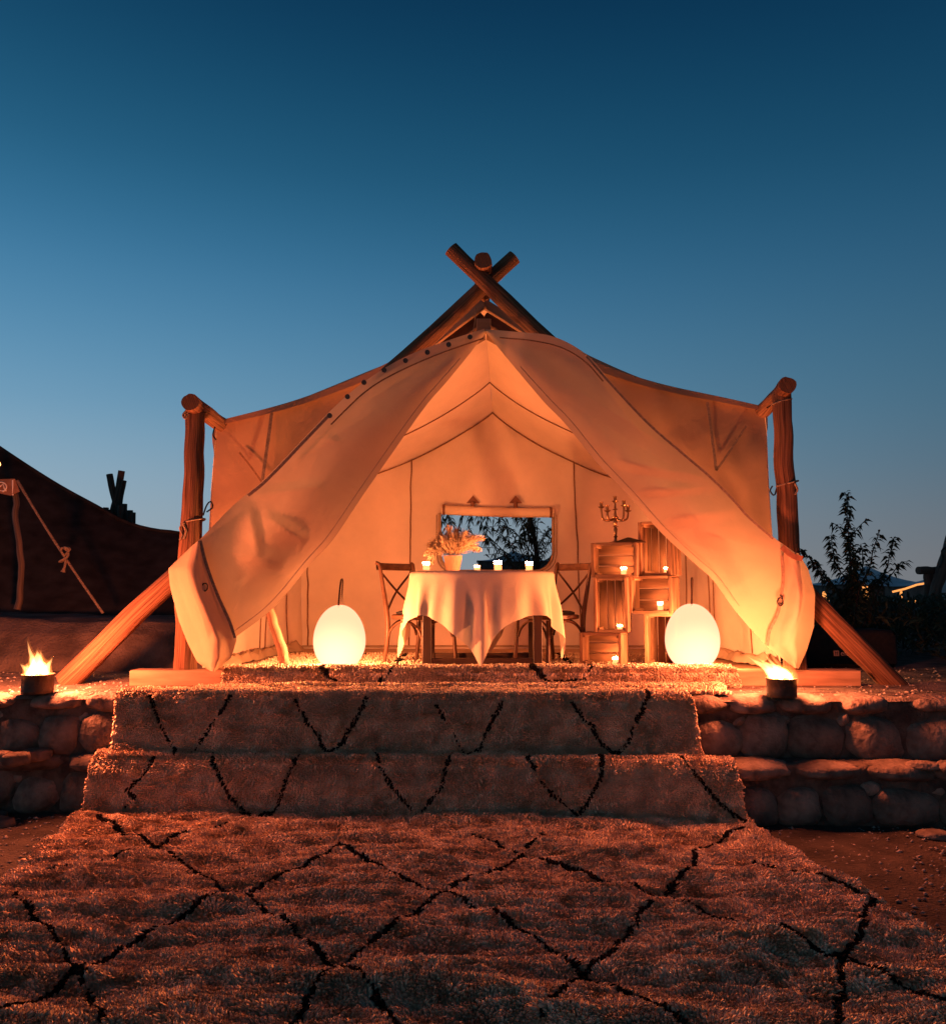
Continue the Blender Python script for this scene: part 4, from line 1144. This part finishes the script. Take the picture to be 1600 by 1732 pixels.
# candelabra
cx_ = P(1041, 920, YC + .06).x; cz_ = z1 + H1 + .003
cd = thing('candelabra', 'five-armed brass candelabra standing on the top left crate', 'candelabra', (cx_, YC + .06, cz_))
ch_ = P(1037, 836, YC + .06).z - cz_
k_ = ch_ / .42
def sc(pr): return [(r * 1.35, z * k_) for r, z in pr]
MB().lathe(sc([(0, 0), (.050, 0), (.052, .006), (.030, .014), (.010, .024), (.008, .05), (.016, .058), (.008, .066), (.011, .10), (.013, .12), (.007, .14), (.020, .146), (.007, .153), (.010, .17), (.013, .185), (.008, .20), (.018, .212), (.020, .225), (.009, .236), (.007, .26), (.006, .285), (.018, .291), (.006, .297), (.006, .33), (.004, .345)]), (0, 0, 0), 16, close=False).build('stem', M['brass'], cd, local=True, angle=40)
def cup(x, y, z):
    m = MB(); m.lathe([(0, z - .014), (.008, z - .012), (.026, z), (.029, z + .005), (.013, z + .008), (.012, z + .012), (.015, z + .040), (.017, z + .046), (.011, z + .046), (0, z + .036)], (x, y, 0), 14, close=False)
    m.build('candle_cup', M['brass'], cd, local=True, angle=40)
cup(0, 0, .345 * k_ + .012)
for ang, rr_, zt in ((185, .118, .30), (215, .09, .265), (-25, .075, .31), (8, .112, .27)):
    a = R(ang); dx, dy = math.cos(a), math.sin(a)
    q = smooth_pts([(0, 0, .222 * k_), (dx * rr_ * .45, dy * rr_ * .45, .195 * k_), (dx * rr_ * .88, dy * rr_ * .88, .208 * k_), (dx * rr_, dy * rr_, (zt - .02) * k_), (dx * rr_, dy * rr_, zt * k_)], 24)
    MB().tube(q, .0085, 8, .25, ang).build('arm', M['brass'], cd, local=True)
    cup(dx * rr_, dy * rr_, zt * k_ + .008)

# ------------------------------------------------------------------ fire pots
def fire(label, px, pyb, w, hpx, tongues, z, seed, power):
    q = PZ(px, pyb, z); r = w / 2 / F * q.y; H = hpx / F * q.y
    t_ = thing('fire_pot', label, 'fire pot', (q.x * (q.y + .45) / q.y, q.y + .45, z), 'fire pots on the terrace edge')
    MB().lathe([(0, 0), (r * .97, 0), (r, .006), (r, H * .12), (r * 1.012, H * .14), (r, H * .16), (r, H - .01), (r * 1.03, H - .006), (r * 1.03, H), (r * .96, H), (r * .94, H * .45), (0, H * .42)], (0, 0, 0), 36, close=False).build('can', M['steel'], t_, local=True, angle=40)
    for j in range(5):
        an = j * 1.9; c0 = Vector((.5 * r * math.cos(an), .5 * r * math.sin(an), H * .5)); c1 = Vector((-.45 * r * math.cos(an + .5), -.45 * r * math.sin(an + .5), H * (.92 + .05 * (j % 3))))
        MB().tube([c0.lerp(c1, i / 5) for i in range(6)], .013, 7, .3, j).build('fuel_stick', M['bark'], t_, local=True)
    k = 1 / F * q.y
    for n_, (dx, dy, hx, rad, ph) in enumerate(tongues):
        # dx base offset, dy height, hx tip offset, rad half width (photograph pixels)
        for shell, mt in ((1.0, 'fire_flame'), (1.55, 'fire_halo')):
            pts = []; rd = []
            for i in range(20):
                s = i / 19
                pts.append((lerp(dx, hx, s ** 1.4) * k + .010 * s * nz(s * 3, ph), .04 * nz(ph, 3) + .02 * nz(s * 3, 9, ph), H * .80 + dy * k * s * (1 if shell == 1 else 1.12)))
                rd.append(max(.0008, rad * k * shell * (.62 + .9 * s) * (1 - s) ** (1.0 if s < .5 else 1.25) * 1.25))
            MB().tube(pts, rd, 14, .22, ph).build('flame', M[mt], t_, local=True)
    light('fire_light', (0, 0, H + .16), power, FIRE, .08, t_)
    return t_
fire('steel fire pot burning on the left end of the terrace wall', 63, 1187, 54, 34,
     [(0, 50, -4, 20, 1), (-12, 26, -34, 9, 2), (10, 38, 26, 9, 3), (-6, 70, -24, 7, 4), (3, 50, 4, 9, 5), (-8, 46, -12, 9, 6), (9, 30, 22, 11, 7), (-13, 26, -22, 10, 8)], ZT + .018, 1, 360)
fire('steel fire pot with its flame blown sideways, right of the rugs', 1322, 1194, 53, 33,
     [(6, 34, -16, 20, 11), (12, 18, 22, 11, 12), (2, 42, -40, 15, 13), (-4, 46, -60, 11, 14), (-10, 28, -36, 11, 15), (12, 30, -2, 13, 16), (0, 52, -30, 7, 17)], ZT + .018, 2, 165)

# ------------------------------------------------------------------ neighbouring black tent at the left
bt = thing('black_tent', 'large black woven tent sloping down at the left edge', 'tent', (P(100, 1035, 9.0).x, 9.0, 1.18))
top = smooth_pts([(-420,560,0),(-200,640,0),(-80,705,0),(0,757,0),(60,797,0),(110,828,0),(160,855,0),(215,884,0),(260,897,0),(310,904,0),(380,930,0),(470,985,0)], 60)
def btf(u, v):
    i = min(59, int(round(u * 59))); tp = P(top[i].x, top[i].y, 10.6)
    bp = P(top[i].x + 10, lerp(1026, 1056, u), 8.9); bp.z = min(bp.z, tp.z - .02)
    p = bp.lerp(tp, v); p.y += .10 * math.sin(math.pi * v) * 1 + .05 * nz(u * 9, v * 3, 2); p.z -= .04 * math.sin(math.pi * v)
    return p
MB().grid(btf, 60, 24).build('front_cloth', M['black_cloth'], bt)
def btb(u, v):
    a = Vector(btf(u, 1)); return (a.x, a.y + v * 2.2, lerp(a.z, 1.1, v ** 1.4))
MB().grid(btb, 60, 10).build('rear_cloth', M['black_cloth'], bt)
MB().tube([Vector(btf(u, 1)) + Vector((0, -.01, .006)) for u in np.linspace(0, 1, 60)], .022, 8).build('edge_rope', M['black_cloth'], bt)
log('tent_pole', [P(30, 1031, 8.55), P(36, 990, 8.55), P(36, 940, 8.55), P(28, 880, 8.6), P(26, 828, 8.62)], .034, .028, bt, mat='log_dark', seed=12, n=10)
pa = [P(-24, 812, 8.6), P(30, 811, 8.58), P(38, 832, 8.58), P(22, 839, 8.57), P(-24, 829, 8.58)]
m = MB(); m.add([p + Vector((0, -.05, 0)) for p in pa] + [p + Vector((0, -.035, 0)) for p in pa], [(0, 1, 2, 3, 4), (9, 8, 7, 6, 5)] + [(i, i + 5, (i + 1) % 5 + 5, (i + 1) % 5) for i in range(5)])
po = m.build('corner_patch', M['patch'], bt, smooth=False)
ec = P(2, 824, 8.52)
MB().tube([ec + Vector((.058 * math.cos(a), 0, .050 * math.sin(a))) for a in np.linspace(-1.2, 2.4, 22)], .007, 6).build('emblem', M['emblem'], po)
MB().tube([P(-6, 829, 8.52), P(2, 822, 8.52), P(6, 818, 8.52), P(9, 828, 8.52)], .007, 6).build('emblem', M['emblem'], po)
MB().tube([P(-8, 830, 8.52), P(12, 830, 8.52)], .006, 6).build('emblem', M['emblem'], po)
MB().tube([P(22.5, 812, 8.53), P(22.5, 838, 8.53)], .008, 6).build('patch_trim', M['emblem'], po)
gr = MB(); ga, gbp = P(30, 813, 8.55), P(175, 1037, 8.3)
gr.tube([ga.lerp(gbp, t_) + Vector((0, 0, -.03 * math.sin(math.pi * t_))) for t_ in np.linspace(0, 1, 40)], .013, 7, .2, 3).build('guy_rope', M['rope'], bt)
kn = ga.lerp(gbp, .57)
q = [kn + Vector((.05 * math.sin(t_ * 2.1) * math.cos(t_), -.02 + .02 * math.cos(t_ * 3), .07 * math.sin(t_ * 1.3))) for t_ in np.linspace(0, 7, 40)]
MB().tube(q, .012, 6).build('rope_knot', M['rope'], bt)
MB().tube(smooth_pts([tuple(kn), tuple(kn + Vector((.02, -.03, -.08))), tuple(kn + Vector((.0, -.03, -.17)))], 12), [.012] * 9 + [.015, .02, .024], 7).build('rope_knot', M['rope'], bt)
bp_ = thing('festoon_bulb', 'small warm bulb hung on the black tent at the left picture edge', 'bulb', tuple(P(-3, 784, 9.4)))
MB().lathe([(.001, -.035), (.02, -.03), (.03, -.01), (.022, .015), (.010, .03)], (0, 0, 0), 12).build('bulb_glass', M['bulb'], bp_, local=True)
MB().lathe([(.011, .03), (.012, .06), (.004, .07)], (0, 0, 0), 10).build('socket', M['wire'], bp_, local=True)
light('bulb_light', (0, -.12, 0), 1.2, FIRE, .03, bp_)

# bundle of poles behind it
pb = thing('pole_frame', 'crossed pole tops and cut logs rising behind the black tent', 'pole frame', (P(205, 900, 13).x, 13, .2))
for a_, b_, r in (((208,900),(185,802),.055),((186,900),(207,796),.055),((196,905),(209,812),.055)):
    p0, p1 = P(*a_, 13), P(*b_, 13); p0 = p1 + (p0 - p1) * 3.4
    p0.z = max(p0.z, .3); log('pole', [p0, p1], r, r * .9, pb, mat='log_dark', seed=a_[0], n=10, wob=.05)
for k, (px, py) in enumerate(((180,858),(188,862),(195,862),(205,856),(211,852),(203,862),(221,864),(226,866))):
    p1 = P(px, py, 12.8 + .1 * (k % 3)); log('cut_log', [Vector((p1.x, p1.y, .3)), p1], .046, .043, pb, mat='log_dark', seed=k * 2.2, n=9, wob=.05, seg=10)

# ------------------------------------------------------------------ right hand background
# black case with a printed mark
kc = P(1430, 1105, 7.9)
ks = thing('black_case', 'black fabric case with a small printed mark behind the right frame pole', 'case', (kc.x, kc.y + .2, ZT))
m = MB(); kx0, kx1 = P(1345, 1100, 7.9).x, P(1520, 1100, 7.9).x; kz1 = P(1400, 1066, 7.9).z
m.box(((kx0 + kx1) / 2, 8.15, (ZT + kz1) / 2), (kx1 - kx0, .5, kz1 - ZT), bev=.04); m.build('case_body', M['case'], ks)
lg = P(1414, 1105, 7.89); s = 4.4 / F * 7.9
MB().box(lg, (2 * s, .004, 2.05 * s)).build('logo_square', M['logo'], ks, smooth=False)
for dx in (-.35, .35):
    MB().box(lg + Vector((dx * s, -.004, 0)), (.16 * s, .003, 1.5 * s)).build('logo_stroke', M['case'], ks, smooth=False)
MB().box(lg + Vector((0, -.0045, .2 * s)), (1.2 * s, .003, .16 * s)).build('logo_stroke', M['case'], ks, smooth=False)
fc = bpy.data.curves.new('logo_text', 'FONT'); fc.body = 'ele'; fc.size = 12.5 / F * 7.9; fc.extrude = .001
fo = bpy.data.objects.new('logo_text', fc); C.objects.link(fo)
dg = bpy.context.evaluated_depsgraph_get(); tm = bpy.data.meshes.new_from_object(fo.evaluated_get(dg)); bpy.data.objects.remove(fo)
to = bpy.data.objects.new('logo_text', tm); C.objects.link(to); tm.materials.clear(); tm.materials.append(M['logo'])
to.parent = ks; to.location = P(1421, 1109, 7.885) - world_loc(ks); to.rotation_euler = (R(90), 0, 0)

# leaves and branches
def leaf_arrays(bases, dirs, L, W, V, Q, droop=.4):
    for p, d in zip(bases, dirs):
        l = L * random.uniform(.6, 1.15); w = W * random.uniform(.7, 1.2)
        d = Vector(d).normalized(); e = Vector((random.gauss(0, 1), random.gauss(0, 1), random.gauss(0, 1))); s = d.cross(e).normalized() * w
        p = Vector(p); mid = p + d * l * .5; tip = p + d * l + Vector((0, 0, -droop * l))
        o = len(V); V += [tuple(p), tuple(mid + s), tuple(tip), tuple(mid - s)]; Q.append((o, o + 1, o + 2, o + 3))
def leafy_branch(mb, V, Q, pts, r, n_leaf, L, W, start=.15):
    q = smooth_pts(pts, 24); mb.tube(q, [lerp(r, r * .3, i / 23) for i in range(24)], 6)
    for k in range(n_leaf):
        t_ = start + (1 - start) * random.random(); i = min(22, int(t_ * 23)); p = q[i].lerp(q[i + 1], random.random()); d = (q[i + 1] - q[i]).normalized()
        a = Vector((random.gauss(0, 1), random.gauss(0, 1), random.gauss(0, .5))).normalized()
        leaf_arrays([p], [d * .35 + a * .8 + Vector((0, 0, -.35))], L, W, V, Q)
sh = thing('leafy_shrub', 'tall thin leafy shrub rising against the sky right of the tent', 'shrub', (P(1440, 1150, 8.6).x, 8.6, ZT))
mb = MB(); V = []; Q = []
base = Vector((P(1440, 1150, 8.6).x, 8.6, ZT))
for pts, nl in (([(1440,1010),(1437,930),(1432,880),(1433,850),(1428,832)], 190), ([(1438,940),(1425,905),(1418,890),(1405,884)], 45), ([(1437,930),(1445,900),(1455,888),(1463,880)], 50), ([(1440,1000),(1415,960),(1408,930),(1405,905)], 120), ([(1445,1000),(1458,960),(1458,935),(1455,920)], 90),
                ([(1450,1010),(1470,960),(1476,930),(1486,902)], 75), ([(1465,1010),(1495,970),(1505,935),(1512,908)], 85), ([(1485,1000),(1505,975),(1520,955),(1530,950)], 40),
                ([(1420,1010),(1400,980),(1370,945),(1349,925)], 80), ([(1430,1015),(1405,990),(1385,965),(1372,952)], 70), ([(1450,1010),(1440,980),(1445,950),(1440,935)], 90), ([(1440,1020),(1460,1000),(1480,985),(1495,970)], 70)):
    Yb = 8.6 + random.uniform(-.25, .25)
    pp_ = [tuple(base + Vector((random.uniform(-.05, .05), random.uniform(-.05, .05), 0)))] + [tuple(P(x, y, Yb + .02 * i)) for i, (x, y) in enumerate(pts)]
    leafy_branch(mb, V, Q, pp_, .012, int(nl * 1.7), .092, .0125, .35)
mb.build('branches', M['bark'], sh)
fast_mesh('foliage', np.array(V), np.array(Q), M['leaf'], sh, smooth=False)['kind'] = 'stuff'
# dense undergrowth behind the case
V = []; Q = []
for k in range(15000):
    x = random.uniform(3.0, 9.0); y = random.uniform(8.35, 11.2)
    hmax = lerp(.52, .60, (y - 8.2) / 3) + .10 * nz(x * 2, y * 2)
    z = ZT + random.random() ** .7 * hmax
    leaf_arrays([(x, y, z)], [(random.gauss(0, .5), random.gauss(0, .5), random.uniform(.2, 1))], .16, .012, V, Q, droop=.2)
tag(fast_mesh('undergrowth', np.array(V), np.array(Q), M['leaf'], None, smooth=False), 'dark mass of undergrowth behind the tent at the right', 'undergrowth', kind='stuff')

# far tents
def far_tent(label, pxc, pyt, half, pye, Y, lit, z0=0.0):
    ap = P(pxc, pyt, Y); hw = half / F * Y; ez = P(pxc, pye, Y).z
    t_ = thing('far_tent', label, 'tent', (ap.x, Y, z0))
    cs = [Vector((ap.x + sx * hw, Y + sy * hw, ez)) for sx, sy in ((-1, -1), (1, -1), (1, 1), (-1, 1))]
    for k in range(4):
        a_, b_ = cs[k], cs[(k + 1) % 4]
        def rf(u, v):
            p = a_.lerp(b_, u).lerp(ap, v); p.z -= .10 * hw * math.sin(math.pi * v) * .8 + .03 * hw * math.sin(math.pi * u) * (1 - v)
            return p
        MB().grid(rf, 12, 12).build('roof', M['far_roof'], t_)
        wa, wb = a_.lerp(b_, .02), a_.lerp(b_, .98)
        ins = (Vector((ap.x, Y, 0)) - Vector(((a_.x + b_.x) / 2, (a_.y + b_.y) / 2, 0))) * .08
        MB().grid(lambda u, v: (wa.lerp(wb, u) + ins).xy.to_tuple() + (lerp(z0, ez - .02, v),), 8, 5).build('wall', M['far_wall'], t_)
    for (dx0, dx1, dz0, dz1) in lit:
        MB().box((ap.x + (dx0 + dx1) / 2 * hw, Y - hw * .96, lerp(z0, ez, (dz0 + dz1) / 2)), ((dx1 - dx0) * hw, .05, (dz1 - dz0) * (ez - z0))).build('lit_opening', M['lit'], t_, smooth=False)
    return t_
far_tent('far pale-roofed pavilion tent behind the shrub', 1464, 957, 72, 988, 42, [(-.55, -.42, .4, .93), (-.02, .10, .4, .8)])
far_tent('far dark pavilion roof seen through the tent window', 868, 931, 62, 950, 40, [])
far_tent('far tent with warm string lights along its eave at the right edge', 1600, 968, 78, 990, 30, [(-.9, -.8, .3, .9), (-.3, -.2, .3, .8)])
sl = thing('string_light', 'line of warm string lights along the far tent at the right', 'lights', tuple(P(1550, 1000, 28)))
MB().tube([P(x, y, 28) for x, y in ((1509,1001),(1530,996),(1550,989),(1580,984),(1605,982))], .035, 6).build('lit_strip', M['lit'], sl)
MB().tube([P(x, y, 28) for x, y in ((1524,1016),(1523,1000))], .04, 6).build('lit_strip', M['lit'], sl)
for k, (px, py, Y) in enumerate(((1393,1006,26),(1398,1016,26),(1420,1009,30),(1536,1022,26),(1548,1021,26),(1587,1022,26))):
    b_ = MB(); r = .07 if k != 2 else .05
    c_ = P(px, py, Y)
    b_.lathe([(.002, -r * 1.3), (r * .8, -r * .7), (r, 0), (r * .7, r * .8), (r * .3, r * 1.4)], c_, 10)
    tag(b_.build('far_lamp', M['lit']), ['tiny far lamp glowing nearest the right frame pole', 'tiny far lamp just below the one nearest the frame pole', 'smallest far lamp, left of the shrub stem', 'far lamp under the string-lit tent, leftmost of three', 'far lamp under the string-lit tent, middle of three', 'far lamp beside the dark log post at the right edge'][k], 'lamp', 'distant warm lamps')
# frame of another tent at the right edge
rf_ = thing('pole_frame', 'dark log post and rail of another tent frame at the right edge', 'pole frame', (P(1572, 1010, 11).x, 11, ZT - .3))
log('post', [P(1570, 1060, 11), P(1570, 966, 11)], .065, .06, rf_, mat='log_dark', seed=3, n=12)
log('rail', [P(1552, 965, 10.95), P(1680, 963, 11.1)], .048, .05, rf_, mat='log_dark', seed=5, n=12)
log('slanted_pole', [P(1570, 1040, 10.85), P(1612, 900, 10.85), P(1640, 810, 10.85)], .075, .06, rf_, mat='log_dark', seed=8, n=12)
MB().tube(smooth_pts([tuple(P(x, y, 10.8)) for x, y in ((1600,925),(1592,932),(1594,945),(1588,960))], 12), .012, 5).build('rope_end', M['wire'], rf_)
m = MB(); m.grid(lambda u, v: P(1592 + 60 * u, lerp(960, 1020, v) + 30 * (1 - u) * (1 - v) * .6, 11.3), 6, 6); m.build('pale_cloth', M['far_roof'], rf_)

# tree behind the tent, seen through the window
tr = thing('willow_tree', 'dark drooping tree seen through the tent window', 'tree', (.9, 12.6, .2))
mb = MB(); V = []; Q = []
mb.tube(smooth_pts([(.9, 12.6, -.1), (.85, 12.6, .9), (.95, 12.65, 1.8), (.8, 12.6, 2.8)], 16), [.07, .065, .06, .055, .05, .05, .045, .045, .04, .04, .035, .035, .03, .03, .025, .02], 8)
mb.build('trunk', M['bark'], tr)
cb = MB()
for k in range(36):
    x0 = random.uniform(-.3, 1.3); z0 = random.uniform(1.5, 2.7); yb = 12.5 + random.uniform(-.4, .4)
    s_ = Vector((.88 + random.uniform(-.1, .1), 12.6, max(1.0, z0 - random.uniform(.5, 1.0))))
    e_ = Vector((x0 + random.uniform(-.5, .4), yb, z0 + random.uniform(-.1, .3)))
    leafy_branch(cb, V, Q, [tuple(s_), tuple(s_.lerp(e_, .5) + Vector((0, 0, .22))), tuple(e_)], .010, 30, .12, .012, .35)
for k in range(15):
    x0 = random.uniform(-.6, 1.4); leafy_branch(cb, V, Q, [(x0, 12.5, 2.85), (x0 + random.uniform(-.1, .1), 12.45, 2.5), (x0 + random.uniform(-.2, .2), 12.4, 2.15)], .006, 42, .12, .012, .1)
cb.build('branches', M['bark'], tr)
fast_mesh('crown', np.array(V), np.array(Q), M['leaf'], tr, smooth=False)['kind'] = 'stuff'
